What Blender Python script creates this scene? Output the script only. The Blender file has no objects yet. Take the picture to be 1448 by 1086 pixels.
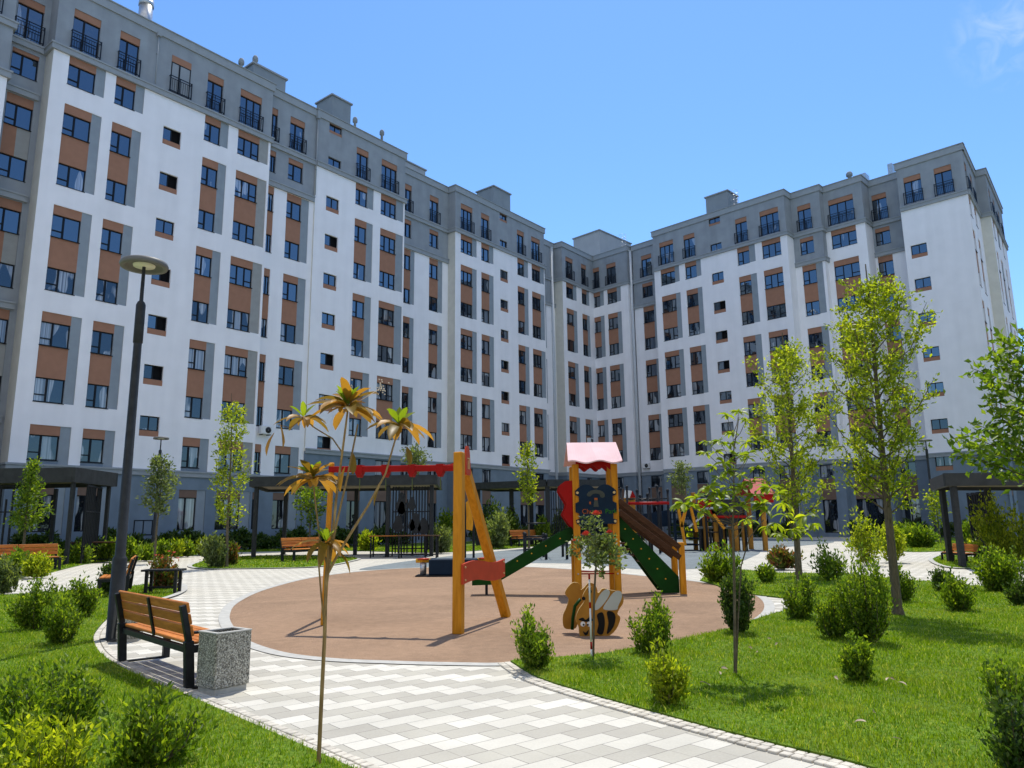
import bpy, math, random
import numpy as np
from mathutils import Vector, Matrix
random.seed(7); RNG=np.random.default_rng(7)
SC=bpy.context.scene; COL=SC.collection
PI=math.pi
# ------------------------------------------------------------------ camera model (solved from the photograph)
F=1062.07; PIT=math.radians(10.616); ROL=math.radians(-0.6524); CX,CY=724,543; H=1.35
AL=math.radians(51.085); AR=math.radians(-44.155)
def ray(px,py):
    x=px-CX; y=py-CY; cr,sr=math.cos(ROL),math.sin(ROL)
    x,y=x*cr+y*sr,-x*sr+y*cr
    u=-y/F; c,s=math.cos(PIT),math.sin(PIT)
    return (x/F, c-u*s, s+u*c)
def G(px,py,z=0.0):                       # point of the ground seen at a pixel
    r=ray(px,py); t=(z-H)/r[2]; return Vector((r[0]*t,r[1]*t,z))
def AT(px,py,Y):                          # point at depth Y seen at a pixel
    r=ray(px,py); t=Y/r[1]; return Vector((r[0]*t,Y,H+r[2]*t))
def HT(base,py):                          # height over a ground point seen at row py
    P=G(*base); r=ray(base[0],py); return H+r[2]*P.y/r[1]
# ------------------------------------------------------------------ materials
def NM(name):
    m=bpy.data.materials.new(name); m.use_nodes=True; nt=m.node_tree
    return m,nt,nt.nodes,nt.links,nt.nodes['Principled BSDF']
def mat(name,col,rough=.8,metal=0,var=.12,scale=6,bump=.0,bscale=60,spec=.15,streak=0):
    m,nt,N,L,B=NM(name)
    B.inputs['Roughness'].default_value=rough; B.inputs['Metallic'].default_value=metal
    B.inputs['Specular IOR Level'].default_value=spec
    tc=N.new('ShaderNodeTexCoord')
    n=N.new('ShaderNodeTexNoise'); n.inputs['Scale'].default_value=scale; n.inputs['Detail'].default_value=6
    L.new(tc.outputs['Object'],n.inputs['Vector'])
    r=N.new('ShaderNodeMapRange'); r.inputs[1].default_value=.3; r.inputs[2].default_value=.7
    r.inputs[3].default_value=1-var; r.inputs[4].default_value=1+var
    L.new(n.outputs['Fac'],r.inputs[0])
    mx=N.new('ShaderNodeVectorMath'); mx.operation='SCALE'; mx.inputs[0].default_value=col[:3]
    L.new(r.outputs[0],mx.inputs['Scale']); out=mx.outputs[0]
    if streak:
        mp=N.new('ShaderNodeMapping'); mp.inputs['Scale'].default_value=(1.6,1.6,.12); L.new(tc.outputs['Object'],mp.inputs[0])
        n2=N.new('ShaderNodeTexNoise'); n2.inputs['Scale'].default_value=1.0; n2.inputs['Detail'].default_value=5; L.new(mp.outputs[0],n2.inputs['Vector'])
        r2=N.new('ShaderNodeMapRange'); r2.inputs[1].default_value=.35; r2.inputs[2].default_value=.75; r2.inputs[3].default_value=1+streak*.4; r2.inputs[4].default_value=1-streak
        L.new(n2.outputs['Fac'],r2.inputs[0])
        m2=N.new('ShaderNodeVectorMath'); m2.operation='SCALE'; L.new(out,m2.inputs[0]); L.new(r2.outputs[0],m2.inputs['Scale']); out=m2.outputs[0]
    L.new(out,B.inputs['Base Color'])
    if bump:
        n3=N.new('ShaderNodeTexNoise'); n3.inputs['Scale'].default_value=bscale; n3.inputs['Detail'].default_value=4; L.new(tc.outputs['Object'],n3.inputs['Vector'])
        b=N.new('ShaderNodeBump'); b.inputs['Strength'].default_value=bump; b.inputs['Distance'].default_value=.02; L.new(n3.outputs['Fac'],b.inputs['Height']); L.new(b.outputs[0],B.inputs['Normal'])
    return m
def ramp(N,stops):
    r=N.new('ShaderNodeValToRGB'); e=r.color_ramp.elements
    e[0].position,e[0].color=stops[0][0],(*stops[0][1],1)
    e[1].position,e[1].color=stops[-1][0],(*stops[-1][1],1)
    for p,c in stops[1:-1]:
        k=e.new(p); k.color=(*c,1)
    return r
def leafmat(name,stops,trans=.45,rough=.45,tcol=None):
    m,nt,N,L,B=NM(name); 
    g=N.new('ShaderNodeNewGeometry'); r=ramp(N,stops); L.new(g.outputs['Random Per Island'],r.inputs[0])
    L.new(r.outputs[0],B.inputs['Base Color']); B.inputs['Roughness'].default_value=rough; B.inputs['Specular IOR Level'].default_value=.22
    t=N.new('ShaderNodeBsdfTranslucent'); hs=N.new('ShaderNodeMix'); hs.data_type='RGBA'; hs.blend_type='MULTIPLY'; hs.inputs[0].default_value=1
    L.new(r.outputs[0],hs.inputs[6]); hs.inputs[7].default_value=(*(tcol or (3.0,2.9,.8)),1); L.new(hs.outputs[2],t.inputs[0])
    mx=N.new('ShaderNodeMixShader'); mx.inputs[0].default_value=trans; L.new(B.outputs[0],mx.inputs[1]); L.new(t.outputs[0],mx.inputs[2])
    L.new(mx.outputs[0],N['Material Output'].inputs[0]); return m
M={}
M['white']=mat('white_stucco',(.92,.90,.90),.9,var=.03,scale=.9,bump=.12,bscale=30,streak=.05)
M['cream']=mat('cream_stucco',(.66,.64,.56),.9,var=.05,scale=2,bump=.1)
M['gray']=mat('gray_stucco',(.31,.335,.355),.9,var=.08,scale=1.2,bump=.15,bscale=25,streak=.1)
M['panelgray']=mat('panel_gray_stucco',(.29,.33,.36),.9,var=.06,scale=2,bump=.1,streak=.06)
M['base']=mat('plinth_blue_gray_stucco',(.19,.24,.29),.85,var=.08,scale=1.5,bump=.1,streak=.08)
M['trim']=mat('cornice_gray',(.33,.355,.37),.85,var=.05,scale=3,bump=.05)
M['brown']=mat('brown_panel',(.37,.19,.12),.85,var=.06,scale=3,bump=.06)
M['beige']=mat('beige_panel',(.34,.34,.32),.85,var=.06,scale=3)
M['basebrown']=mat('dark_brown_panel',(.2,.13,.095),.8,var=.08,scale=3)
M['frame']=mat('dark_window_frame',(.012,.014,.018),.4,var=.05)
M['rail']=mat('railing_paint',(.012,.018,.03),.4,var=.05)
M['roof']=mat('roof_membrane',(.2,.2,.2),.9,var=.2)
M['roofwhite']=mat('roof_box_white',(.42,.43,.44),.8,var=.06,scale=1)
M['boxgray']=mat('roof_box_gray',(.27,.30,.32),.85,var=.06,scale=1,bump=.1,streak=.06)
M['zinc']=mat('galvanized_sheet',(.5,.52,.54),.35,metal=.7,var=.15,scale=9)
M['pipe']=mat('pipe_white',(.55,.58,.6),.5,var=.05)
M['black']=mat('black_steel',(.018,.02,.023),.45,var=.25,scale=20,bump=.02)
M['dark']=mat('dark_steel',(.032,.035,.037),.5,var=.2,scale=12,bump=.02)
M['fascia']=mat('pergola_fascia',(.04,.043,.043),.6,var=.2,scale=4)
M['soffit']=mat('pergola_soffit',(.22,.18,.14),.8,var=.15)
M['lamp']=mat('lamp_housing',(.16,.16,.15),.5,var=.1)
M['lamplens']=mat('lamp_diffuser',(.75,.74,.6),.3,var=.04)
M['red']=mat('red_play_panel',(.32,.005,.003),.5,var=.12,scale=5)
M['redlit']=mat('lit_red_play_panel',(.50,.055,.02),.4,var=.1,scale=5)  # lit copy of the play-panel red, light put into the colour
M['pinkroof']=mat('faded_pink_roof',(.74,.50,.505),.7,var=.06,scale=3)
M['green']=mat('green_play_panel',(.002,.042,.002),.5,var=.25,scale=4,bump=.03)
M['blue']=mat('navy_play_panel',(.004,.018,.04),.45,var=.15,scale=4)
M['yellow']=mat('yellow_plastic',(.7,.38,.03),.45,var=.1)
M['amber']=mat('amber_play_panel',(.36,.17,.025),.5,var=.15,scale=6)
M['amberedge']=mat('pale_panel_edge',(.62,.45,.2),.5,var=.1)
M['wing']=mat('pale_wing',(.42,.45,.42),.5,var=.08)
M['ink']=mat('black_paint',(.008,.008,.008),.5)
M['whitepaint']=mat('white_paint',(.75,.75,.73),.5,var=.06)
M['chain']=mat('plastic_coated_chain',(.12,.16,.04),.4)
M['letterorange']=mat('orange_lettering',(.4,.1,.02),.5)
M['letterred']=mat('red_lettering',(.45,.03,.01),.5)
M['lettergreen']=mat('green_lettering',(.03,.18,.01),.5)
M['emblem']=mat('faded_tree_print',(.06,.07,.06),.5)
M['rubbertyre']=mat('table_top_gray',(.3,.3,.29),.6)
def woodmat(name,a,b,sc=(1.5,14,14),rough=.5):
    m,nt,N,L,B=NM(name); tc=N.new('ShaderNodeTexCoord'); mp=N.new('ShaderNodeMapping'); mp.inputs['Scale'].default_value=sc
    L.new(tc.outputs['Object'],mp.inputs[0]); n=N.new('ShaderNodeTexNoise'); n.inputs['Scale'].default_value=2.5; n.inputs['Detail'].default_value=8; n.inputs['Distortion'].default_value=.6
    L.new(mp.outputs[0],n.inputs['Vector']); r=ramp(N,[(.3,a),(.7,b)]); L.new(n.outputs['Fac'],r.inputs[0]); 
    g=N.new('ShaderNodeNewGeometry'); mr=N.new('ShaderNodeMapRange'); mr.inputs[3].default_value=.8; mr.inputs[4].default_value=1.2; L.new(g.outputs['Random Per Island'],mr.inputs[0])
    v=N.new('ShaderNodeVectorMath'); v.operation='SCALE'; L.new(r.outputs[0],v.inputs[0]); L.new(mr.outputs[0],v.inputs['Scale']); L.new(v.outputs[0],B.inputs['Base Color'])
    B.inputs['Roughness'].default_value=rough; B.inputs['Specular IOR Level'].default_value=.15; b2=N.new('ShaderNodeBump'); b2.inputs['Strength'].default_value=.15; b2.inputs['Distance'].default_value=.005; L.new(n.outputs['Fac'],b2.inputs['Height']); L.new(b2.outputs[0],B.inputs['Normal'])
    return m
M['benchwood']=woodmat('bench_wood',(.36,.115,.02),(.60,.22,.045))
M['post']=woodmat('glued_pine_post',(.52,.20,.008),(.72,.31,.02),(9,9,1.0))
M['brownwood']=woodmat('dark_rail_wood',(.05,.022,.01),(.09,.04,.018),(3,12,12))
M['bark']=woodmat('bark',(.075,.062,.04),(.17,.14,.09),(20,20,4),.9)
M['barkgold']=woodmat('young_golden_bark',(.16,.10,.04),(.36,.25,.10),(20,20,3),.8)
# window glass: dark room, part mirror, curtains that differ from window to window
def panemat(name,curt,refl):
    m,nt,N,L,B=NM(name); oi=N.new('ShaderNodeObjectInfo'); tc=N.new('ShaderNodeTexCoord')
    sep=N.new('ShaderNodeSeparateXYZ'); L.new(tc.outputs['Object'],sep.inputs[0])
    w=N.new('ShaderNodeTexNoise'); w.noise_dimensions='2D'; w.inputs['Scale'].default_value=1
    cm=N.new('ShaderNodeCombineXYZ'); 
    m1=N.new('ShaderNodeMath'); m1.operation='MULTIPLY'; m1.inputs[1].default_value=11; L.new(sep.outputs[0],m1.inputs[0]); L.new(m1.outputs[0],cm.inputs[0])
    m2=N.new('ShaderNodeMath'); m2.operation='MULTIPLY'; m2.inputs[1].default_value=97; L.new(oi.outputs['Random'],m2.inputs[0]); L.new(m2.outputs[0],cm.inputs[1]); L.new(cm.outputs[0],w.inputs['Vector'])
    cr=ramp(N,[(.3,(.12,.13,.14)),(.7,(.45,.47,.48))]); L.new(w.outputs['Fac'],cr.inputs[0])
    # curtain cover: low-frequency noise along width, shifted per window
    w2=N.new('ShaderNodeTexNoise'); w2.noise_dimensions='3D'; w2.inputs['Scale'].default_value=1.2; w2.inputs['Detail'].default_value=1
    cm2=N.new('ShaderNodeCombineXYZ'); L.new(sep.outputs[0],cm2.inputs[0]); L.new(m2.outputs[0],cm2.inputs[1]); 
    m3=N.new('ShaderNodeMath'); m3.operation='MULTIPLY'; m3.inputs[1].default_value=.35; L.new(sep.outputs[2],m3.inputs[0]); L.new(m3.outputs[0],cm2.inputs[2]); L.new(cm2.outputs[0],w2.inputs['Vector'])
    th=N.new('ShaderNodeMapRange'); th.inputs[1].default_value=.58-curt*.3; th.inputs[2].default_value=.60-curt*.3; L.new(w2.outputs['Fac'],th.inputs[0])
    mx=N.new('ShaderNodeMix'); mx.data_type='RGBA'; L.new(th.outputs[0],mx.inputs[0]); mx.inputs[6].default_value=(.01,.012,.016,1); L.new(cr.outputs[0],mx.inputs[7])
    L.new(mx.outputs[2],B.inputs['Base Color']); B.inputs['Roughness'].default_value=.7; B.inputs['Specular IOR Level'].default_value=0
    gl=N.new('ShaderNodeBsdfGlossy'); gl.inputs['Roughness'].default_value=.02; gl.inputs[0].default_value=(.75,.88,1,1)
    nb=N.new('ShaderNodeTexNoise'); nb.inputs['Scale'].default_value=1.1; bp=N.new('ShaderNodeBump'); bp.inputs['Strength'].default_value=.12; bp.inputs['Distance'].default_value=.05
    L.new(tc.outputs['Object'],nb.inputs['Vector']); L.new(nb.outputs['Fac'],bp.inputs['Height']); L.new(bp.outputs[0],gl.inputs['Normal'])
    lw=N.new('ShaderNodeLayerWeight'); lw.inputs[0].default_value=.35
    fr=N.new('ShaderNodeMapRange'); fr.inputs[1].default_value=0; fr.inputs[2].default_value=1; fr.inputs[3].default_value=refl; fr.inputs[4].default_value=.8; L.new(lw.outputs['Fresnel'],fr.inputs[0])
    ms=N.new('ShaderNodeMixShader'); L.new(fr.outputs[0],ms.inputs[0]); L.new(B.outputs[0],ms.inputs[1]); L.new(gl.outputs[0],ms.inputs[2]); L.new(ms.outputs[0],N['Material Output'].inputs[0])
    return m
M['pane_hi']=panemat('window_glass_upper',-.3,.2)
M['pane_lo']=panemat('window_glass_lower',.22,.08)
M['room']=mat('dark_open_room',(.008,.008,.009),.9)
# leaves
LG=(.10,.17,.02); 
M['leaf_mid']=leafmat('leaf_mid_green',[(0,(.04,.08,.008)),(.5,(.09,.15,.014)),(1,(.20,.26,.028))],.4)
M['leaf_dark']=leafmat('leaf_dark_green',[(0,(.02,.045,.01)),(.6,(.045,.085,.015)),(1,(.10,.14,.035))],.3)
M['leaf_light']=leafmat('leaf_yellow_green',[(0,(.07,.11,.008)),(.5,(.16,.21,.014)),(1,(.33,.36,.03))],.45)
M['leaf_gold']=leafmat('leaf_golden',[(0,(.10,.085,.012)),(.3,(.17,.10,.014)),(.6,(.27,.145,.02)),(1,(.36,.20,.035))],.4,tcol=(2.2,1.9,1.1))
M['leaf_rosette']=leafmat('leaf_lime',[(0,(.09,.14,.012)),(1,(.22,.27,.03))],.4)
M['leaf_red']=leafmat('leaf_reddish',[(0,(.04,.07,.012)),(.55,(.09,.10,.02)),(1,(.22,.06,.04))],.35)
M['leaf_gray']=leafmat('leaf_gray_green',[(0,(.045,.07,.025)),(1,(.17,.21,.10))],.35)
M['grass']=leafmat('grass_blades',[(0,(.06,.13,.004)),(.5,(.14,.23,.008)),(.85,(.22,.31,.014)),(1,(.48,.46,.2))],.35,.55,(2.4,2.3,.7))
def patchy():
    nt=M['grass'].node_tree; N=nt.nodes; L=nt.links; r=[n for n in N if n.type=='VALTORGB'][0]; g=N.new('ShaderNodeNewGeometry')
    n=N.new('ShaderNodeTexNoise'); n.inputs['Scale'].default_value=1.1; n.inputs['Detail'].default_value=5; n.inputs['Roughness'].default_value=.65; L.new(g.outputs['Position'],n.inputs['Vector'])
    mr=N.new('ShaderNodeMapRange'); mr.inputs[1].default_value=.52; mr.inputs[2].default_value=.72; mr.inputs[4].default_value=.62; L.new(n.outputs['Fac'],mr.inputs[0])
    mx=N.new('ShaderNodeMix'); mx.data_type='RGBA'; L.new(mr.outputs[0],mx.inputs[0]); mx.inputs[7].default_value=(.31,.33,.06,1)
    tg=[l.to_socket for l in r.outputs[0].links]; L.new(r.outputs[0],mx.inputs[6])
    for t in tg: L.new(mx.outputs[2],t)
patchy(); M['grass'].node_tree.nodes['Principled BSDF'].inputs['Specular IOR Level'].default_value=.05
M['petal']=mat('pink_red_petals',(.65,.09,.06),.6,var=.3,scale=40)
M['petalpale']=mat('cream_blossom',(.7,.6,.45),.6,var=.2,scale=40)
M['deadleaf']=leafmat('fallen_leaf',[(0,(.30,.08,.04)),(.5,(.42,.30,.2)),(1,(.6,.55,.45))],.2,tcol=(1,1,1))
# bin: exposed aggregate
def aggmat():
    m,nt,N,L,B=NM('exposed_aggregate'); tc=N.new('ShaderNodeTexCoord'); v=N.new('ShaderNodeTexVoronoi'); v.inputs['Scale'].default_value=75
    L.new(tc.outputs['Object'],v.inputs['Vector']); wn=N.new('ShaderNodeTexWhiteNoise'); L.new(v.outputs['Color'],wn.inputs['Vector'])
    r=ramp(N,[(0,(.16,.15,.12)),(.45,(.52,.49,.40)),(1,(1,.96,.82))]); L.new(wn.outputs['Value'],r.inputs[0])
    r2=ramp(N,[(.0,(1,1,1)),(.6,(.5,.5,.5))]); 
    mm=N.new('ShaderNodeMath'); mm.operation='MULTIPLY'; mm.inputs[1].default_value=1.1; L.new(v.outputs['Distance'],mm.inputs[0]); L.new(mm.outputs[0],r2.inputs[0])
    mx=N.new('ShaderNodeMix'); mx.data_type='RGBA'; mx.blend_type='MULTIPLY'; mx.inputs[0].default_value=1; L.new(r.outputs[0],mx.inputs[6]); L.new(r2.outputs[0],mx.inputs[7])
    L.new(mx.outputs[2],B.inputs['Base Color']); B.inputs['Roughness'].default_value=.8
    b=N.new('ShaderNodeBump'); b.invert=True; b.inputs['Strength'].default_value=.8; b.inputs['Distance'].default_value=.01; L.new(v.outputs['Distance'],b.inputs['Height']); L.new(b.outputs[0],B.inputs['Normal']); return m
M['aggregate']=aggmat(); M['concrete']=mat('smooth_concrete',(.42,.41,.37),.85,var=.12,scale=9,bump=.1)
# paving: staggered slabs in zigzag stripes
def pavemat():
    m,nt,N,L,B=NM('paving_slabs'); tc=N.new('ShaderNodeTexCoord'); mp=N.new('ShaderNodeMapping'); mp.vector_type='TEXTURE'; mp.inputs['Rotation'].default_value=(0,0,math.radians(39)); mp.inputs['Location'].default_value=(.1,.07,0)
    L.new(tc.outputs['Object'],mp.inputs[0]); s=N.new('ShaderNodeSeparateXYZ'); L.new(mp.outputs[0],s.inputs[0])
    def mth(op,a,b=None):
        n=N.new('ShaderNodeMath'); n.operation=op
        for i,x in enumerate((a,b)):
            if x is None: continue
            if isinstance(x,(int,float)): n.inputs[i].default_value=x
            else: L.new(x,n.inputs[i])
        return n.outputs[0]
    RW,SL=.178,.385
    v=mth('DIVIDE',s.outputs[1],RW); row=mth('FLOOR',v); fv=mth('SUBTRACT',v,row)
    u=mth('ADD',mth('DIVIDE',s.outputs[0],SL),mth('MULTIPLY',row,.53)); idx=mth('FLOOR',u); fu=mth('SUBTRACT',u,idx)
    par=mth('PINGPONG',idx,1.0)
    cmb=N.new('ShaderNodeCombineXYZ'); L.new(idx,cmb.inputs[0]); L.new(row,cmb.inputs[1]); wn=N.new('ShaderNodeTexWhiteNoise'); wn.noise_dimensions='2D'; L.new(cmb.outputs[0],wn.inputs['Vector'])
    fac=mth('ADD',mth('MULTIPLY',par,.7),mth('MULTIPLY',wn.outputs['Value'],.3))
    r=ramp(N,[(0,(.385,.36,.30)),(.28,(.43,.405,.335)),(.72,(.525,.497,.42)),(1,(.59,.56,.48))]); L.new(fac,r.inputs[0])
    def edge(f,w): 
        a=mth('LESS_THAN',f,w); b=mth('GREATER_THAN',f,1-w); return mth('MAXIMUM',a,b)
    j=mth('MAXIMUM',edge(fv,.016),edge(fu,.008))
    sj=mth('MULTIPLY',mth('LESS_THAN',mth('ABSOLUTE',mth('SUBTRACT',fu,.5)),.006),mth('GREATER_THAN',wn.outputs['Value'],.4)); j=mth('MAXIMUM',j,mth('MULTIPLY',sj,.55))
    n=N.new('ShaderNodeTexNoise'); n.inputs['Scale'].default_value=1.3; n.inputs['Detail'].default_value=8; L.new(tc.outputs['Object'],n.inputs['Vector'])
    n2=N.new('ShaderNodeTexNoise'); n2.inputs['Scale'].default_value=70; n2.inputs['Detail'].default_value=4; L.new(tc.outputs['Object'],n2.inputs['Vector'])
    sc=mth('ADD',mth('MULTIPLY',n.outputs['Fac'],.42),mth('ADD',mth('MULTIPLY',n2.outputs['Fac'],.22),.66))
    vm=N.new('ShaderNodeVectorMath'); vm.operation='SCALE'; L.new(r.outputs[0],vm.inputs[0]); L.new(sc,vm.inputs['Scale'])
    mx=N.new('ShaderNodeMix'); mx.data_type='RGBA'; L.new(j,mx.inputs[0]); L.new(vm.outputs[0],mx.inputs[6]); mx.inputs[7].default_value=(.17,.16,.14,1)
    L.new(mx.outputs[2],B.inputs['Base Color']); B.inputs['Roughness'].default_value=.85; B.inputs['Specular IOR Level'].default_value=.25
    b=N.new('ShaderNodeBump'); b.inputs['Strength'].default_value=.3; b.inputs['Distance'].default_value=.008; h=mth('SUBTRACT',mth('MULTIPLY',n2.outputs['Fac'],.3),j); L.new(h,b.inputs['Height']); L.new(b.outputs[0],B.inputs['Normal']); return m
M['paving']=pavemat()
def speckle(name,a,b,c,sc=260):
    m,nt,N,L,B=NM(name); tc=N.new('ShaderNodeTexCoord'); n=N.new('ShaderNodeTexNoise'); n.inputs['Scale'].default_value=sc; n.inputs['Detail'].default_value=2; L.new(tc.outputs['Object'],n.inputs['Vector'])
    r=ramp(N,[(.33,a),(.5,b),(.68,c)]); L.new(n.outputs['Fac'],r.inputs[0]); n2=N.new('ShaderNodeTexNoise'); n2.inputs['Scale'].default_value=.6; n2.inputs['Detail'].default_value=7; n2.inputs['Distortion'].default_value=.8; L.new(tc.outputs['Object'],n2.inputs['Vector'])
    mr=N.new('ShaderNodeMapRange'); mr.inputs[1].default_value=.3; mr.inputs[2].default_value=.7; mr.inputs[3].default_value=.8; mr.inputs[4].default_value=1.2; n4=N.new('ShaderNodeTexNoise'); n4.inputs['Scale'].default_value=7; n4.inputs['Detail'].default_value=9; n4.inputs['Roughness'].default_value=.7; L.new(tc.outputs['Object'],n4.inputs['Vector'])
    av=N.new('ShaderNodeMix'); av.inputs[0].default_value=.55; L.new(n2.outputs['Fac'],av.inputs[2]); L.new(n4.outputs['Fac'],av.inputs[3]); L.new(av.outputs[0],mr.inputs[0]); mr.inputs[3].default_value=.68; mr.inputs[4].default_value=1.28
    v=N.new('ShaderNodeVectorMath'); v.operation='SCALE'; L.new(r.outputs[0],v.inputs[0]); L.new(mr.outputs[0],v.inputs['Scale']); L.new(v.outputs[0],B.inputs['Base Color']); B.inputs['Roughness'].default_value=.95; B.inputs['Specular IOR Level'].default_value=.15
    bb=N.new('ShaderNodeBump'); bb.inputs['Strength'].default_value=.5; bb.inputs['Distance'].default_value=.006; L.new(n.outputs['Fac'],bb.inputs['Height']); L.new(bb.outputs[0],B.inputs['Normal']); return m
M['rubber']=speckle('brown_rubber_granules',(.14,.088,.052),(.27,.173,.108),(.42,.285,.185),120)
M['rubbergray']=speckle('gray_rubber_granules',(.11,.13,.135),(.17,.195,.2),(.23,.26,.265),90)
M['soil']=speckle('lawn_soil',(.05,.10,.006),(.09,.16,.01),(.14,.20,.02),25)
M['earth']=speckle('dark_planting_soil',(.02,.018,.014),(.035,.03,.024),(.05,.045,.035),20)
M['cobble']=mat('kerb_cobble',(.52,.48,.40),.85,var=.25,scale=7,bump=.2,bscale=90)
# ------------------------------------------------------------------ mesh helpers
class MB:
    def __init__(s): s.v=[]; s.f=[]; s.m=[]; s.sm=[]
    def add(s,vs,fs,mi=0,smooth=False):
        o=len(s.v); s.v+= [tuple(v) for v in vs]
        for f in fs: s.f.append(tuple(i+o for i in f)); s.m.append(mi); s.sm.append(smooth)
    def quad(s,a,b,c,d,mi=0): s.add([a,b,c,d],[(0,1,2,3)],mi)
    def box(s,x0,x1,y0,y1,z0,z1,mi=0,M4=None,bev=0):
        if bev:
            b=bev; vs=[];
            # chamfered box: 24 verts
            for sx in(0,1):
                for sy in(0,1):
                    for sz in(0,1):
                        X=x1 if sx else x0; Y=y1 if sy else y0; Z=z1 if sz else z0
                        dx=-b if sx else b; dy=-b if sy else b; dz=-b if sz else b
                        vs+=[(X,Y+dy,Z+dz),(X+dx,Y,Z+dz),(X+dx,Y+dy,Z)]
            def i(sx,sy,sz,k): return (sx*4+sy*2+sz)*3+k
            fs=[]
            for sx in(0,1): q=[i(sx,0,0,0),i(sx,1,0,0),i(sx,1,1,0),i(sx,0,1,0)]; fs.append(q if sx else q[::-1])
            for sy in(0,1): q=[i(0,sy,0,1),i(0,sy,1,1),i(1,sy,1,1),i(1,sy,0,1)]; fs.append(q if sy else q[::-1])
            for sz in(0,1): q=[i(0,0,sz,2),i(1,0,sz,2),i(1,1,sz,2),i(0,1,sz,2)]; fs.append(q if sz else q[::-1])
            for sy in(0,1):
                for sz in(0,1): fs.append([i(0,sy,sz,1),i(1,sy,sz,1),i(1,sy,sz,2),i(0,sy,sz,2)])
            for sx in(0,1):
                for sz in(0,1): fs.append([i(sx,0,sz,0),i(sx,1,sz,0),i(sx,1,sz,2),i(sx,0,sz,2)])
            for sx in(0,1):
                for sy in(0,1): fs.append([i(sx,sy,0,0),i(sx,sy,1,0),i(sx,sy,1,1),i(sx,sy,0,1)])
            for sx in(0,1):
                for sy in(0,1):
                    for sz in(0,1): fs.append([i(sx,sy,sz,0),i(sx,sy,sz,1),i(sx,sy,sz,2)])
        else:
            vs=[(x0,y0,z0),(x1,y0,z0),(x1,y1,z0),(x0,y1,z0),(x0,y0,z1),(x1,y0,z1),(x1,y1,z1),(x0,y1,z1)]
            fs=[(3,2,1,0),(4,5,6,7),(0,1,5,4),(1,2,6,5),(2,3,7,6),(3,0,4,7)]
        if M4 is not None: vs=[M4@Vector(v) for v in vs]
        s.add(vs,fs,mi)
    def beam(s,a,b,w,h,mi=0,up=(0,0,1),bev=0):
        a=Vector(a);b=Vector(b);d=b-a;L=d.length;z=d.normalized();x=Vector(up).cross(z)
        if x.length<1e-4: x=Vector((1,0,0))
        x.normalize();y=z.cross(x);M4=Matrix.Translation(a)@Matrix((x,y,z)).transposed().to_4x4()
        s.box(-w/2,w/2,-h/2,h/2,0,L,mi,M4,bev)
    def tube(s,pts,rs,n=8,mi=0,cap=True):
        pts=[Vector(p) for p in pts]
        if not hasattr(rs,'__len__'): rs=[rs]*len(pts)
        o=len(s.v); ref=Vector((.13,.9,.3)).normalized()
        for i,p in enumerate(pts):
            t=(pts[min(i+1,len(pts)-1)]-pts[max(i-1,0)]).normalized()
            x=t.cross(ref); 
            if x.length<1e-3: x=t.cross(Vector((1,0,0)))
            x.normalize(); y=t.cross(x)
            for k in range(n):
                a=2*PI*k/n; s.v.append(tuple(p+(x*math.cos(a)+y*math.sin(a))*rs[i]))
        for i in range(len(pts)-1):
            for k in range(n):
                s.f.append((o+i*n+k,o+i*n+(k+1)%n,o+(i+1)*n+(k+1)%n,o+(i+1)*n+k)); s.m.append(mi); s.sm.append(True)
        if cap:
            s.f.append(tuple(o+k for k in range(n))[::-1]); s.m.append(mi); s.sm.append(False)
            s.f.append(tuple(o+(len(pts)-1)*n+k for k in range(n))); s.m.append(mi); s.sm.append(False)
    def lathe(s,prof,n=24,mi=0,c=(0,0,0)):
        o=len(s.v)
        for r,z in prof:
            for k in range(n): a=2*PI*k/n; s.v.append((c[0]+r*math.cos(a),c[1]+r*math.sin(a),c[2]+z))
        for i in range(len(prof)-1):
            for k in range(n): s.f.append((o+i*n+k,o+i*n+(k+1)%n,o+(i+1)*n+(k+1)%n,o+(i+1)*n+k)); s.m.append(mi); s.sm.append(True)
    def prism(s,poly,t,M4=None,mi=0,mie=None):   # polygon in xz plane, thickness along y (0..t)
        n=len(poly); vs=[(x,0,z) for x,z in poly]+[(x,t,z) for x,z in poly]
        if M4 is not None: vs=[M4@Vector(v) for v in vs]
        o=len(s.v); s.v+=[tuple(v) for v in vs]
        s.f.append(tuple(range(o,o+n))); s.m.append(mi); s.sm.append(False)
        s.f.append(tuple(range(o+2*n-1,o+n-1,-1))); s.m.append(mi); s.sm.append(False)
        for k in range(n): s.f.append((o+k,o+n+k,o+n+(k+1)%n,o+(k+1)%n)); s.m.append(mi if mie is None else mie); s.sm.append(False)
    def build(s,name,mats,parent=None,loc=None):
        me=bpy.data.meshes.new(name); me.from_pydata(s.v,[],s.f)
        if not isinstance(mats,(list,tuple)): mats=[mats]
        for m in mats: me.materials.append(m)
        me.polygons.foreach_set('material_index',s.m); me.polygons.foreach_set('use_smooth',s.sm); me.update()
        o=bpy.data.objects.new(name,me); COL.objects.link(o)
        if parent: o.parent=parent
        if loc is not None: o.location=loc
        return o
def tag(o,label=None,cat=None,group=None,kind=None):
    if label: o['label']=label
    if cat: o['category']=cat
    if group: o['group']=group
    if kind: o['kind']=kind
    return o
def thing(name,label,cat,loc=(0,0,0),rz=0,group=None,scale=None):
    o=bpy.data.objects.new(name,None); COL.objects.link(o); o.location=loc; o.rotation_euler=(0,0,rz); o.empty_display_size=.3
    if scale: o.scale=(scale,)*3
    return tag(o,label,cat,group)
KIDS={}
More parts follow.
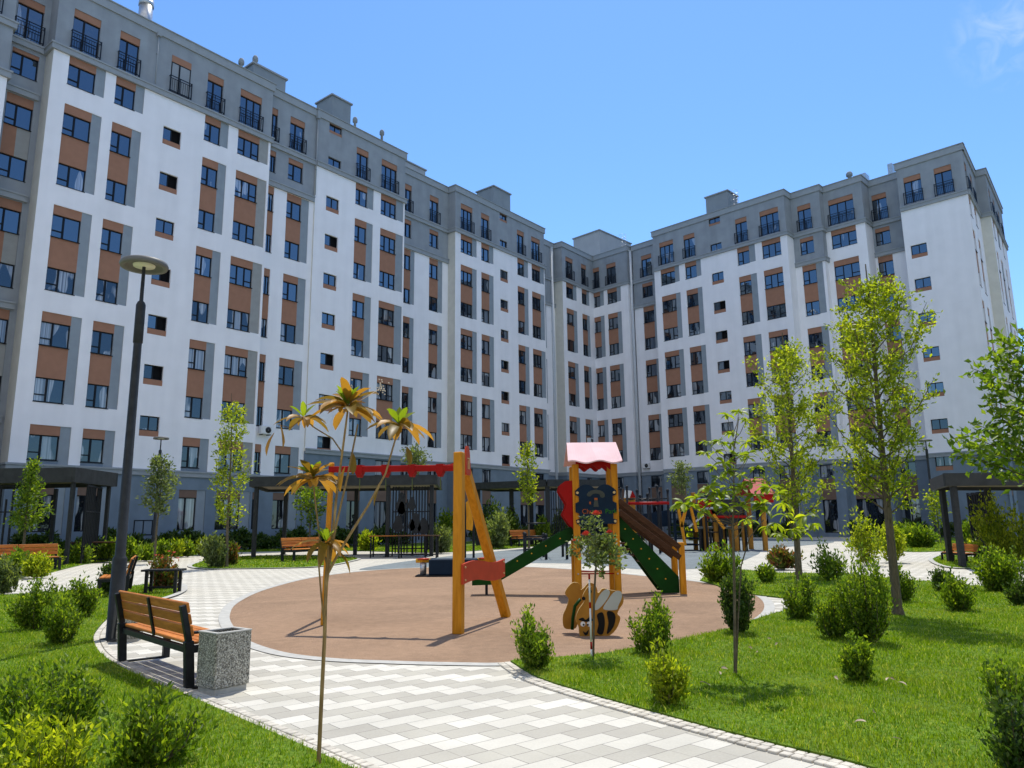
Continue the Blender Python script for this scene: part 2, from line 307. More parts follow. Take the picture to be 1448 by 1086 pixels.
def dup(root,label,loc,rz,scale=1,group=None):
    r=root.copy(); COL.objects.link(r); r.location=loc; r.rotation_euler=(0,0,rz); r.scale=(scale,)*3; r['label']=label
    if group: r['group']=group
    for ch in [o for o in bpy.data.objects if o.parent==root]:
        c=ch.copy(); COL.objects.link(c); c.parent=r
        for g in [o for o in bpy.data.objects if o.parent==ch]:
            d=g.copy(); COL.objects.link(d); d.parent=c
    return r
def npmesh(name,V,Fa,mats,parent=None,mi=None,smooth=False,loc=None):
    # V (n,3), Fa list of (m,k) index arrays
    me=bpy.data.meshes.new(name); me.vertices.add(len(V)); me.vertices.foreach_set('co',np.asarray(V,dtype=np.float32).ravel())
    tot=sum(a.size for a in Fa); nf=sum(len(a) for a in Fa)
    me.loops.add(tot); me.loops.foreach_set('vertex_index',np.concatenate([a.ravel() for a in Fa]).astype(np.int32))
    me.polygons.add(nf); ls=[];s=0
    for a in Fa: ls.append(s+np.arange(len(a))*a.shape[1]); s+=a.size
    me.polygons.foreach_set('loop_start',np.concatenate(ls).astype(np.int32))
    if not isinstance(mats,(list,tuple)): mats=[mats]
    for m in mats: me.materials.append(m)
    if smooth: me.polygons.foreach_set('use_smooth',np.ones(nf,dtype=bool))
    me.update(calc_edges=True); me.validate()
    o=bpy.data.objects.new(name,me); COL.objects.link(o)
    if parent: o.parent=parent
    if loc is not None: o.location=loc
    return o
def norm(a): return a/np.maximum(np.linalg.norm(a,axis=1,keepdims=True),1e-6)
def leafobj(name,P,D,Ln,W,material,parent,cup=.25):
    n=len(P); P=np.asarray(P);D=norm(np.asarray(D)); R=norm(RNG.normal(size=(n,3))); S=norm(np.cross(D,R)); Nn=np.cross(S,D)
    Ln=np.broadcast_to(Ln,(n,))[:,None]; W=np.broadcast_to(W,(n,))[:,None]
    mid=P+D*Ln*.5-Nn*Ln*cup*.25
    V=np.empty((n,4,3)); V[:,0]=P; V[:,1]=mid+S*W*.5+Nn*W*.18; V[:,2]=P+D*Ln-Nn*Ln*cup; V[:,3]=mid-S*W*.5+Nn*W*.18
    idx=np.arange(n)[:,None]*4
    F1=np.concatenate([idx+np.array([[0,1,2]]),idx+np.array([[0,2,3]])])
    return npmesh(name,V.reshape(-1,3),[F1],material,parent)
# ------------------------------------------------------------------ ground sheets
def spline(P,closed=True,k=6):
    P=[Vector((p[0],p[1])) for p in P]; n=len(P); out=[]
    for i in range(n if closed else n-1):
        p0,p1,p2,p3=P[(i-1)%n] if closed or i>0 else P[i],P[i],P[(i+1)%n],P[(i+2)%n] if closed or i<n-2 else P[i+1]
        for j in range(k):
            t=j/k; out.append(.5*((2*p1)+(p2-p0)*t+(2*p0-5*p1+4*p2-p3)*t*t+(3*p1-p0-3*p2+p3)*t*t*t))
    if not closed: out.append(P[-1])
    return out
from mathutils.geometry import tessellate_polygon
def sheet(name,poly,z,material,thick=0,kind='structure'):
    pts=[Vector((p[0],p[1],z)) for p in poly]; tr=tessellate_polygon([pts]); mb=MB()
    fs=[]
    for t in tr:
        a,b,c=[pts[i] for i in t]
        fs.append(t if (b-a).cross(c-a).z>0 else (t[0],t[2],t[1]))
    mb.add(pts,fs)
    if thick:
        n=len(pts); A=sum(pts[i].x*pts[(i+1)%n].y-pts[(i+1)%n].x*pts[i].y for i in range(n))
        for i in range(n):
            a,b=pts[i],pts[(i+1)%n]
            if A<0:a,b=b,a
            mb.quad(a-Vector((0,0,thick)),b-Vector((0,0,thick)),b,a)
    o=mb.build(name,material); tag(o,kind=kind); return o
def PX(l): return [G(x,y) for x,y in l]
sheet('ground',[(-900,-300),(900,-300),(900,1500),(-900,1500)],0.0,M['earth'])
sheet('paving',[(-60,-12),(60,-12),(60,82),(-60,82)],.004,M['paving'])
brown=spline(PX([(325,870),(331,888),(350,906),(400,923),(470,932),(560,936),(640,938),(725,938),(850,928),(960,908),(1040,888),(1078,866),(1076,848),(1050,836),(1010,827),(960,820),(900,814),(840,808),(740,802),(640,802),(540,806),(450,816),(380,833),(338,852)]))
sheet('brown_rubber_surface',brown,.008,M['rubber'])
grayp=spline(PX([(508,806),(560,796),(640,786),(700,780),(745,776),(830,770),(930,765),(1070,762),(1180,766),(1090,776),(1072,784),(1040,797),(1000,803),(950,806),(900,805),(850,800),(800,797),(700,797),(600,802)]),k=5)
sheet('gray_rubber_surface',grayp,.009,M['rubbergray'])
LR=PX([(722,938),(760,961),(830,984),(900,1004),(1000,1032),(1100,1058),(1240,1094),(1500,1190)])
LRr=[(6.5,2.2),(22,4),(22,11)]+[tuple(p[:2]) for p in PX([(1480,837),(1435,833),(1374,830),(1324,825),(1285,822),(1240,817),(1190,812),(1140,812),(1100,811),(1040,806),(1005,811),(990,822),(1023,832),(1070,843),(1110,847),(1126,853),(1118,863),(1075,876),(1030,892),(960,908),(850,928)])]
lawnR=[tuple(p[:2]) for p in spline(LR,False,5)]+LRr
LL=PX([(-200,850),(-60,846),(0,843),(60,840),(130,835),(200,829),(246,827),(256,834),(240,844),(190,857),(158,872),(135,895),(133,913),(150,934),(205,964),(262,987),(350,1026),(440,1066),(560,1122),(640,1160)])
lawnL=[tuple(p[:2]) for p in spline(LL,False,5)]+[(-1.4,2.2),(-9,1.6),(-14,6)]
islM=spline(PX([(271,801),(290,805),(330,805),(400,804),(450,802),(487,796),(500,789),(400,786),(330,788),(290,794)]),k=4)
islR=spline(PX([(1320,791),(1330,799),(1352,804),(1378,804),(1393,797),(1375,789),(1340,785)]),k=4)
backL=[tuple(p[:2]) for p in spline(PX([(-260,836),(-100,826),(0,818),(55,814),(100,803),(130,797),(200,789),(270,784),(340,781),(480,779),(606,782),(706,777),(745,774),(800,769)]),False,4)]+[(5,72),(-30,40),(-45,25)]
backR=[tuple(p[:2]) for p in spline(PX([(1195,773),(1240,777),(1290,781),(1345,780),(1400,784),(1450,792),(1560,800)]),False,4)]+[(45,30),(50,62),(33,58),(27,60)]
LAWNS=[('lawn',lawnR),('lawn',lawnL),('lawn',islM),('lawn',islR),('lawn',backL),('lawn',backR)]
for nm,p in LAWNS: sheet(nm,p,.03,M['soil'],.05)
# kerbs of small cobbles along the near edges
def kerb(path,w=.072,rows=2,side=1,gap=.009,z=.020,name='kerb'):
    mb=MB(); L=0; pts=[Vector((p[0],p[1])) for p in path]
    seg=[(pts[i+1]-pts[i]).length for i in range(len(pts)-1)]; tot=sum(seg)
    def at(s):
        i=0
        while i<len(seg)-1 and s>seg[i]: s-=seg[i]; i+=1
        d=(pts[i+1]-pts[i]).normalized(); return pts[i]+d*s,d
    n=int(tot/w)
    for r in range(rows):
        for k in range(n):
            p,d=at((k+.5+(r%2)*.3)*w%tot); nn=Vector((-d.y,d.x))*side; c=p+nn*(r+.5)*w
            M4=Matrix.Translation((c.x,c.y,0))@Matrix.Rotation(math.atan2(d.y,d.x)+random.uniform(-.04,.04),4,'Z')
            hh=w/2-gap/2; zz=z+random.uniform(-.002,.002)
            mb.box(-hh,hh,-hh,hh,-.02,zz,0,M4,.004)
    o=mb.build(name,M['cobble']); tag(o,kind='structure')
kerb(spline(LR,False,5),side=-1)
kerb(spline(LL[9:],False,5),side=1)
def strip(path,w,side,z,name,material):
    mb=MB(); P=[Vector((p[0],p[1])) for p in path]
    Q=[]
    for i in range(len(P)):
        d=(P[min(i+1,len(P)-1)]-P[max(i-1,0)]).normalized(); Q.append(P[i]+Vector((-d.y,d.x))*side*w)
    for i in range(len(P)-1): 
        a,b,c,d=P[i],P[i+1],Q[i+1],Q[i]
        q=[(v.x,v.y,z) for v in (a,b,c,d)]
        if (b-a).cross(c-a)<0: q=q[::-1]
        mb.quad(*q)
    o=mb.build(name,material); tag(o,kind='structure')
strip(brown+[brown[0]],.16,-1,.012,'kerb',M['concrete'])
strip(spline(LL[:10],False,5),.14,1,.034,'kerb',M['concrete'])
for isl in (islM,islR): strip(list(isl)+[isl[0]],.15,-1,.034,'kerb',M['concrete'])
# ------------------------------------------------------------------ grass blades
def inpoly(X,Y,poly):
    c=np.zeros(len(X),bool); n=len(poly); j=n-1
    for i in range(n):
        xi,yi=poly[i][0],poly[i][1]; xj,yj=poly[j][0],poly[j][1]
        if yi!=yj:
            t=((yi>Y)!=(yj>Y))&(X<(xj-xi)*(Y-yi)/(yj-yi)+xi); c^=t
        j=i
    return c
def grass(poly,bands,label):
    Vs=[];Fs=[];o=0
    xs=[p[0] for p in poly]; ys=[p[1] for p in poly]
    for (y0,y1,dens,h,w) in bands:
        a0,a1=max(min(ys),y0),min(max(ys),y1)
        if a1<=a0: continue
        xl=max(min(xs),-.85*y1-2.5); xr=min(max(xs),.85*y1+2.5)
        n=int((xr-xl)*(a1-a0)*dens); X=RNG.uniform(xl,xr,n); Y=RNG.uniform(a0,a1,n); k=inpoly(X,Y,poly)&(np.abs(X)<.85*Y+2.5); X=X[k];Y=Y[k]; n=len(X)
        # clumpy: height follows a few sine waves
        cl=.75+.25*np.sin(X*3.1+np.sin(Y*2.3)*1.5)*np.sin(Y*3.7+np.sin(X*1.9))+.12*np.sin(X*11+Y*7)
        hh=h*cl*RNG.uniform(.45,1.3,n)*np.where(RNG.random(n)<.03,1.8,1); a=RNG.uniform(0,2*PI,n); b=RNG.uniform(0,2*PI,n); ln=hh*RNG.uniform(.15,.9,n)
        B=np.stack([X,Y,np.full(n,.028)],1); S=np.stack([np.cos(a),np.sin(a),np.zeros(n)],1)*(w*RNG.uniform(.6,1.3,n))[:,None]*.5
        D=np.stack([np.cos(b)*ln,np.sin(b)*ln,hh],1)
        V=np.empty((n,5,3)); V[:,0]=B-S; V[:,1]=B+S; M_=B+D*np.array([.35,.35,.6]); V[:,2]=M_+S*.8; V[:,3]=M_-S*.8; V[:,4]=B+D
        i=np.arange(n)[:,None]*5+o
        Vs.append(V.reshape(-1,3)); Fs.append((i+np.array([[0,1,2,3]]),i+np.array([[3,2,4]]))); o+=n*5
    ob=npmesh('grass',np.concatenate(Vs),[np.concatenate([f[0] for f in Fs]),np.concatenate([f[1] for f in Fs])],M['grass'])
    tag(ob,label,'grass',kind='stuff')
bands=[(2,7.5,5200,.036,.005),(7.5,11,3200,.038,.006),(11,16,1400,.04,.010),(16,26,420,.045,.018),(26,50,90,.06,.04)]
grass(lawnR,bands,'bright green short grass of the large lawn on the right')
grass(lawnL,bands,'green grass of the lawn on the left around the near bench')
grass([tuple(p) for p in islM],bands,'grass of the small island beside the far paved plaza')
grass([tuple(p) for p in islR],bands,'grass of the small round bed under the right pergola')
grass(backL,bands,'grass strip in front of the left building')
grass(backR,bands,'grass strip beyond the right path')
# ------------------------------------------------------------------ buildings
ZB=H-1.6   # the building heights were measured with the eye at 1.6
WT=['white','gray','brown','panelgray','base','beige','room','cream','basebrown']
def wallcells(mb,d,u0,u1,z0,z1,rects,base,flip=False):
    U=sorted({u0,u1}|{min(max(v,u0),u1) for r in rects for v in r[:2]}); Z=sorted({z0,z1}|{min(max(v,z0),z1) for r in rects for v in r[2:4]})
    def clean(A):
        o=[A[0]]
        for a in A[1:]:
            if a-o[-1]>1e-4:o.append(a)
        return o
    U=clean(U);Z=clean(Z); nu,nz=len(U)-1,len(Z)-1
    K=[[base]*nz for _ in range(nu)]
    for r in rects:
        for i in range(nu):
            cu=(U[i]+U[i+1])/2
            if not(r[0]<cu<r[1]): continue
            for j in range(nz):
                cz=(Z[j]+Z[j+1])/2
                if r[2]<cz<r[3]: K[i][j]=r[4]
    dep={0:0,1:0.0,2:.05,3:.05,4:.0,5:.05,'H':.26,7:0,8:.04}
    dp=[[dep[K[i][j]] for j in range(nz)] for i in range(nu)]
    for i in range(nu):
        for j in range(nz):
            k=K[i][j]; y=d+dp[i][j]
            mb.quad((U[i],y,Z[j]),(U[i+1],y,Z[j]),(U[i+1],y,Z[j+1]),(U[i],y,Z[j+1]),6 if k=='H' else k)
            for (di,dj) in ((1,0),(-1,0),(0,1),(0,-1)):
                a,b=i+di,j+dj
                if not(0<=a<nu and 0<=b<nz): continue
                if dp[a][b]<dp[i][j]-1e-6:
                    y2=d+dp[a][b]; mi=K[a][b]
                    if di: x=U[i+1] if di>0 else U[i]; q=[(x,y2,Z[j]),(x,y,Z[j]),(x,y,Z[j+1]),(x,y2,Z[j+1])]
                    else: z=Z[j+1] if dj>0 else Z[j]; q=[(U[i],y2,z),(U[i+1],y2,z),(U[i+1],y,z),(U[i],y,z)]
                    mb.quad(*q,mi)
WINC={}
def winmesh(w,h,style):
    key=(round(w,2),round(h,2),style)
    if key in WINC: return WINC[key]
    mb=MB(); t=.055
    def bar(x0,x1,z0,z1,y0=0,y1=.06): mb.box(x0,x1,y0,y1,z0,z1)
    bar(0,w,0,t); bar(0,w,h-t,h); bar(0,t,t,h-t); bar(w-t,w,t,h-t)
    tr=h*.30 if style[0]!='d' else h*.34
    if style in('w2','d2'):
        m=w*.42; bar(m-.045,m+.045,t,h-t,-.012,.055); 
        if style=='w2': bar(t,m-.045,tr-.03,tr+.03,-.01,.05)
    elif style in('w3','d3'):
        for m in (w*.34,w*.67): bar(m-.035,m+.035,t,h-t,-.012,.055)
        if style=='w3': bar(t,w*.34-.035,tr-.03,tr+.03,-.01,.05); bar(w*.67+.035,w-t,tr-.03,tr+.03,-.01,.05)
    elif style=='s2': m=w*.5; bar(m-.025,m+.025,t,h-t,-.01,.05)
    elif style=='w1': bar(w*.55,w*.55+.05,t,h-t,-.01,.05)
    if style[0]=='w' : mb.box(-.02,w+.02,-.16,-.003,-.035,-.004)
    if style=='s2o': bar(w*.5-.025,w*.5+.025,t,h-t,-.01,.05)
    fo=mb.build('window',M['frame']); 
    pb=MB(); x1=w-.02 if style!='s2o' else w*.5
    pb.quad((.02,.035,.02),(x1,.035,.02),(x1,.035,h-.02),(.02,.035,h-.02))
    me=pb.build('pane',M['pane_hi']).data
    for o in (fo,[o for o in bpy.data.objects if o.data==me][0]): bpy.data.objects.remove(o)
    me2=me.copy(); me2.materials.clear(); me2.materials.append(M['pane_lo'])
    WINC[key]=(fo_data(key,mb),me,me2); return WINC[key]
def fo_data(key,mb):
    me=bpy.data.meshes.new('window'); me.from_pydata(mb.v,[],mb.f); me.materials.append(M['frame']); me.update(); return me
def window(root,u,d,z,w,h,style,low):
    f,p1,p2=winmesh(w,h,style)
    o=bpy.data.objects.new('window',f); COL.objects.link(o); o.parent=root; o.location=(u,d+.13,z)
    p=bpy.data.objects.new('pane',p2 if low else p1); COL.objects.link(p); p.parent=o
RAILC={}
def railing(root,u,d,z,w):
    key=round(w,2)
    if key not in RAILC:
        mb=MB(); h=1.08
        for y in (-.16,):
            mb.box(-.02,w+.02,y-.02,y+.02,h-.04,h); mb.box(-.02,w+.02,y-.015,y+.015,h-.2,h-.17); mb.box(-.02,w+.02,y-.02,y+.02,.05,.09)
            n=max(4,int(w/.13))
            for k in range(n+1): x=w*k/n; mb.box(x-.009,x+.009,y-.009,y+.009,.09,h-.17)
            for x in (0,w): mb.box(x-.025,x+.025,y-.025,y+.025,-.02,h+.01); mb.box(x-.015,x+.015,y,.1,h-.04,h-.005); mb.box(x-.015,x+.015,y,.1,.05,.085)
            mb.box(w*.45-.02,w*.45+.02,y-.02,y+.02,0.05,h)
        o=mb.build('balcony_railing',M['rail'],root); RAILC[key]=o.data
    else:
        o=bpy.data.objects.new('balcony_railing',RAILC[key]); COL.objects.link(o); o.parent=root
    o.location=(u,d,z)
S=lambda k:3*k-.84
def cornice(mb,u0,u1,d,z0,z1,dep=4,pr=.14,l=True,r=True,dl=None,dr=None):
    mb=MB()
    # band proud of the wall, with a thin lip above; returns along both sides
    e0=pr if l else -.01; e1=pr if r else -.01
    mb.box(u0-e0,u1+e1,d-pr,d+.02,z0,z1-.1); mb.box(u0-e0-(.05 if l else 0),u1+e1+(.05 if r else 0),d-pr-.05,d+.02,z1-.1,z1)
    if l: mb.box(u0-pr,u0+.02,d+.02,d+(dl or dep),z0,z1-.1); mb.box(u0-pr-.05,u0+.02,d+.02,d+(dl or dep),z1-.1,z1)
    if r: mb.box(u1-.02,u1+pr,d+.02,d+(dr or dep),z0,z1-.1); mb.box(u1-.02,u1+pr+.05,d+.02,d+(dr or dep),z1-.1,z1)
    mb.build('cornice',M['trim'],CUR[0])
def block(wall,corn,par,u0,u1,d,back,style,cols,smalls=(),root=None,base=6.95,lret=True,rret=True,top=32.4,gsmall=None,nol=False,sidem=None):
    """one bay of the facade: style 'main' (white under 28.05) or 'rec' (gray down to 25.05)"""
    R=[]; gz=28.05 if style in('main','gable','bay') else 25.1
    R.append((u0,u1,gz,top,1)); R.append((u0,u1,-1,base-.2,4))
    W=[]
    for c in cols:
        a,b,p,n=c[:4]; pk=c[4] if len(c)>4 else 3; w=b-a
        st=f'w{n}'
        # row 10
        if n and c[-1]!='nowin10':
            R.append((a,b,30.45,30.9,2)); R.append((a,b,28.42,30.45,'H')); W.append((a,28.42,w,2.03,f'd{max(2,n)}',0)); W.append(('rail',a-.06,28.36,w+.12))
        if style=='rec':
            R.append((a,b,27.3,27.65,2)); R.append((a,b,S(9)-.1,27.3,'H')); W.append((a,S(9)-.1,w,27.4-S(9),st,0))
        else:
            if p>b: R.append((b,p,S(9),27.9,pk))
            R.append((a,b,27.45,27.9,2)); R.append((a,b,S(9),27.45,'H')); W.append((a,S(9),w,27.45-S(9),st,0))
        for lo in (7,5,3):
            if p>b: R.append((b,p,S(lo),S(lo)+4.81,pk))
            R.append((a,b,S(lo),S(lo)+4.81,2))
            for k in (lo,lo+1): R.append((a,b,S(k),S(k)+1.29,'H')); W.append((a,S(k),w,1.29,st,k<6))
        if base<6:   # low plinth
            if p>b: R.append((b,p,base-.2,S(2)+1.8,pk)); 
            R.append((a,b,base-.2,S(2),4)); R.append((a,b,S(2)+1.29,S(2)+1.8,2)); R.append((a,b,S(2),S(2)+1.29,'H')); W.append((a,S(2),w,1.29,st,1))
            R.append((a,b,3.4,3.85,8)); R.append((a,b,1.5,3.4,'H')); W.append((a,1.5,w,1.9,f'd{max(2,n)}',1)); 
            if p>b: R.append((b,p,1.3,3.85,3))
        else:
            R.append((a,b,3.45,5.3,8)); R.append((a,b,5.35,6.5,'H')); W.append((a,5.35,w,1.15,f's2',1)); R.append((a,b,.6,3.45,'H')); W.append((a,.6,w,2.85,'d2',1))
    for (a,b,ks) in smalls:
        for i,zt in enumerate(ks):
            op=random.random()<.45
            R.append((a,b,zt-1.18,zt-.84,2 if zt<27 else 2)); R.append((a,b,zt-.84,zt,'H')); W.append((a,zt-.84,b-a,.84,'s2o' if op else 's2',i>4))
    if gsmall:
        a,b=gsmall; R.append((a,b,31.0,32.1,2)); R.append((a,b,31.33,31.8,'H')); R[-1]=(a,b,31.25,31.78,'H'); R[-2]=(a,b,31.0,31.79,2); W.append((a,31.25,b-a,.53,'s2',0))
        R.append((a,b,28.3,29.05,'H')); W.append((a,28.3,b-a,.75,'s2',0))
    wallcells(wall,d,u0,u1,-.2,31.8,R,0)
    for w in W:
        if w[0]=='rail': railing(root,w[1],d,w[2],w[3])
        else: window(root,w[0],d,w[1],w[2],w[3],w[4],w[5])
    # side returns and roof
    for u,s in ((u0,-1),(u1,1)):
        if nol and s<0: continue
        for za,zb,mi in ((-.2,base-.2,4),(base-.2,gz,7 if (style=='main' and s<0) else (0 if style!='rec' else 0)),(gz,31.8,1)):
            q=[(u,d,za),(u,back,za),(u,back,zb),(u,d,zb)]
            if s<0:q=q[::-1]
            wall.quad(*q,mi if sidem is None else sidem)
    # parapet
    par=MB(); par.box(u0-.1,u1+.1,d-.1,d+.35,31.8,top-.06); par.box(u0-.16,u1+.16,d-.16,d+.4,top-.06,top)
    for u in ((u0,u1) if not nol else (u1,)):
        s=-1 if u==u0 else 1; x0,x1=(u-.1,u+.3) if s<0 else (u-.3,u+.1)
        par.box(x0,x1,d+.35,back,31.8,top-.06); 
        x0,x1=(u-.16,u+.34) if s<0 else (u-.34,u+.16); par.box(x0,x1,d+.4,back,top-.06,top)
    par.build('parapet',M['trim'],root)
    ul=u0+(.95 if nol else 0); wall.quad((ul,d+.3,31.9),(u1,d+.3,31.9),(u1,back,31.9),(ul,back,31.9),6)
    # cornices
    if style!='bay': cornice(corn,u0,u1,d,27.88,28.28,l=lret,r=rret,dep=1.9)
    else: cornice(corn,u0,u1,d,27.88,28.28,l=lret,r=rret,dep=1.9)
    if style=='rec': cornice(corn,u0,u1,d,24.98,25.4,l=lret,r=rret,dep=1)
    cornice(corn,u0,u1,d,base-.35,base,l=lret,r=rret,dep=1.9,pr=.1)
WM=[M[k] for k in WT]
CUR=[None]
def bldg(label,ang,u,d):
    X=u*math.cos(ang)-d*math.sin(ang); Y=u*math.sin(ang)+d*math.cos(ang)
    r=thing('apartment_building',label,'apartment building',(X,Y,0),ang,'sections of the apartment building around the courtyard'); CUR[0]=r; return r
def shift(root,ang,u,d):
    # children are modelled in facade coordinates (u along, d away); move them under the root's own origin
    for o in bpy.data.objects:
        if o.parent==root: o.location=(o.location[0]-u,o.location[1]-d,o.location[2]+ZB)
def ks(top,n): return [top-3*i for i in range(n)]
def finish(root,ang,u,d,wall,corn,par):
    wall.build('wall',WM,root)
    if par.v: par.build('parapet',M['trim'],root)
    shift(root,ang,u,d)
def pipe(root,u,d,z0,z1,r=.06,m='pipe'):
    mb=MB(); mb.tube([(u,d-.1,z0),(u,d-.1,z1)],r,8)
    for z in np.arange(z0+2,z1,4): mb.box(u-r-.02,u+r+.02,d-.12,d,z,z+.05)
    mb.box(u-.12,u+.12,d-.22,d-.001,z1,z1+.25); mb.build('drainpipe',M[m],root)
def roofbox(root,u0,u1,d0,d1,z1,m='boxgray',name='roof_housing',z0=31.9):
    mb=MB(); mb.box(u0,u1,d0,d1,z0,z1-.12,0); mb.box(u0-.12,u1+.12,d0-.12,d1+.12,z1-.12,z1,1); return mb.build(name,[M[m],M['trim']],root)
def ventcap(root,u,d,z,r=.22):
    mb=MB(); mb.lathe([(.0,z-.9),(r*.7,z-.9),(r*.7,z),(r*1.3,z+.02),(r*1.35,z+.25),(r*.9,z+.42),(0,z+.5)],14,0,(u,d,0)); mb.build('roof_vent',M['boxgray'],root)
def ladder(root,u,d,z0,z1):
    mb=MB()
    for s in(-.22,.22): mb.tube([(u+s,d,z0),(u+s,d,z1)],.02,5)
    for z in np.arange(z0+.2,z1,.3): mb.tube([(u-.22,d,z),(u+.22,d,z)],.012,4)
    for z in np.arange(z0+.5,z1+.01,.5):
        mb.tube([(u+.36*math.sin(a),d-.36+.36*math.cos(a)*-1+.0,z) for a in np.linspace(-2.6,2.6,12)],.014,4)
    mb.build('cage_ladder',M['zinc'],root)
# --- left wing, near section (L0 + A + AB)
u,d=13.35,43.2
r=bldg('nearest tall gray and white section of the left building, cut by the left frame edge',AL,u,d); w,c,p=MB(),MB(),MB()
L0cols=[(11.72,13.03,13.03,2)]
# L0: gray all the way with cornices every second floor
R=[(4,13.4,-1,32,1),(4,13.4,-1,4.75,4)];WW=[]
for k in range(2,10):
    for (a,b) in ((11.72,13.03),(8.6,10.2)):
        R.append((a,b,S(k)+1.29,S(k)+1.8-(.3 if k==9 else 0),2)); R.append((a,b,S(k),S(k)+1.29,'H')); WW.append((a,S(k),b-a,1.29,'w2',k<6))
        if k in (7,5,3): R.append((a,(a+b)/2,S(k)+1.29,S(k+1),2)); R.append(((a+b)/2,b,S(k)+1.29,S(k+1),5))
for (a,b) in ((11.72,13.03),(8.6,10.2)):
    R.append((a,b,30.45,30.9,2)); R.append((a,b,28.42,30.45,'H')); WW.append((a,28.42,b-a,2.03,'d2',0)); railing(r,a-.06,44.3,28.36,b-a+.12)
    R.append((a,b,3.4,3.85,8)); R.append((a,b,1.5,3.4,'H')); WW.append((a,1.5,b-a,1.9,'d2',1))
wallcells(w,44.3,4,13.4,-.2,31.8,R,1)
for q in WW: window(r,q[0],44.3,*q[1:])
p.box(4,13.25,44.2,44.7,31.8,32.34); p.box(4,13.19,44.14,44.75,32.34,32.4)
for z in (28.28,25.4,19.4,13.4,7.4): cornice(c,4,13.2,44.3,z-.4,z,l=False,r=False)
# protruding bay at far left
block(w,c,p,4.5,11.3,43.0,56,'rec',[(8.8,10.6,10.6,2)],root=r,base=4.95,sidem=1)
block(w,c,p,13.35,27.1,43.2,56,'main',[(14.17,15.62,16.14,2),(16.72,17.88,18.4,2),(22.28,23.4,23.95,2),(24.64,26.27,26.95,3,5)],
      smalls=[(19.68,20.82,ks(26.0,7))],root=r,base=4.95)
R=[]; window(r,19.8,43.05,1.25,1.07,.85,'s2',1)
window(r,19.86,43.05,28.42,1.26,2.03,'d2',0); railing(r,19.8,43.2,28.36,1.38)
for (a,b) in ((19.86,21.12),): 
    w.box(a,b,43.17,43.19,30.45,30.9,2)
block(w,c,p,27.1,31.15,43.62,56,'rec',[(27.27,27.84,27.84,1),(28.87,30.12,30.75,2)],root=r,base=4.95,lret=False,rret=False)
pipe(r,18.9,43.15,28.4,31.6,.035,'trim'); pipe(r,31.12,43.55,25.5,31.6,.035,'trim')
roofbox(r,26.05,28.7,44.2,45.6,34.0); ventcap(r,25.0,44,33.2,.15); ventcap(r,26.4,44.6,34.4,.15)
mb=MB(); mb.tube([(19.0,45.5,32),(19.0,45.5,35.5)],.42,16); mb.tube([(19.0,45.5,34.9),(19.0,45.5,35.3)],.46,16); mb.build('chimney',M['zinc'],r)
finish(r,AL,u,d,w,c,p)
# --- section B
u,d=31.15,43.5
r=bldg('second section of the left building, seen behind the golden big-leaved sapling',AL,u,d); w,c,p=MB(),MB(),MB()
block(w,c,p,31.15,40.0,43.5,56,'main',[(34.86,36.06,36.67,2),(37.42,39.1,39.87,3)],smalls=[(32.14,33.34,ks(25.88,7))],root=r,lret=False,gsmall=(32.2,33.4))
roofbox(r,34.1,36.0,45.85,47.9,36.0); ventcap(r,35.0,44,33.2,.15); ventcap(r,37.8,44,33.3,.15)
finish(r,AL,u,d,w,c,p)
# --- section C with its recesses
u,d=40.0,44.45
r=bldg('third section of the left building, rising behind the swing frame',AL,u,d); w,c,p=MB(),MB(),MB()
block(w,c,p,40.0,47.1,45.35,56,'rec',[(41.6,42.5,42.95,2),(44.72,45.85,46.4,2)],root=r,lret=False,rret=False)
block(w,c,p,47.1,60.7,44.45,56,'main',[(47.83,49.45,50.03,3),(50.67,51.86,52.46,2),(56.13,57.28,57.88,2),(58.48,59.98,60.62,3)],smalls=[(53.45,54.65,ks(26.0,7))],root=r,gsmall=(53.43,54.57))
block(w,c,p,60.7,65.0,46.3,56,'rec',[(61.6,63.0,63.4,2)],root=r,lret=False,rret=False)
roofbox(r,42.6,46.7,48,52,34.9,'roofwhite'); roofbox(r,55.2,57.9,46.7,49,36.0); ventcap(r,57.5,46,33,.15); pipe(r,64.45,46.3,.2,31.6,.16)
finish(r,AL,u,d,w,c,p)
# --- corner block
u,d=64.9,45.2
r=bldg('inner corner block of the building where the two wings meet',AL,u,d); w,c,p=MB(),MB(),MB()
block(w,c,p,65.0,71.6,45.2,58,'main',[(65.68,67.12,67.75,2),(68.78,69.85,70.35,2)],root=r,rret=False)
finish(r,AL,u,d,w,c,p)
r2=bldg('short corner face to the right of the inner corner',AR,-51.9,66.8); w,c,p=MB(),MB(),MB()
block(w,c,p,-52.1,-46.65,66.8,80,'main',[(-51.78,-50.6,-50.05,2),(-49.56,-48.23,-47.66,2)],root=r2,lret=False)
roofbox(r2,-56.8,-52.7,69.9,76.5,37.0,'roofwhite',z0=31); ladder(r2,-50.2,71.5,31.9,36); pipe(r2,-46.45,67.3,.2,31.6,.16)
finish(r2,AR,-51.9,66.8,w,c,p)
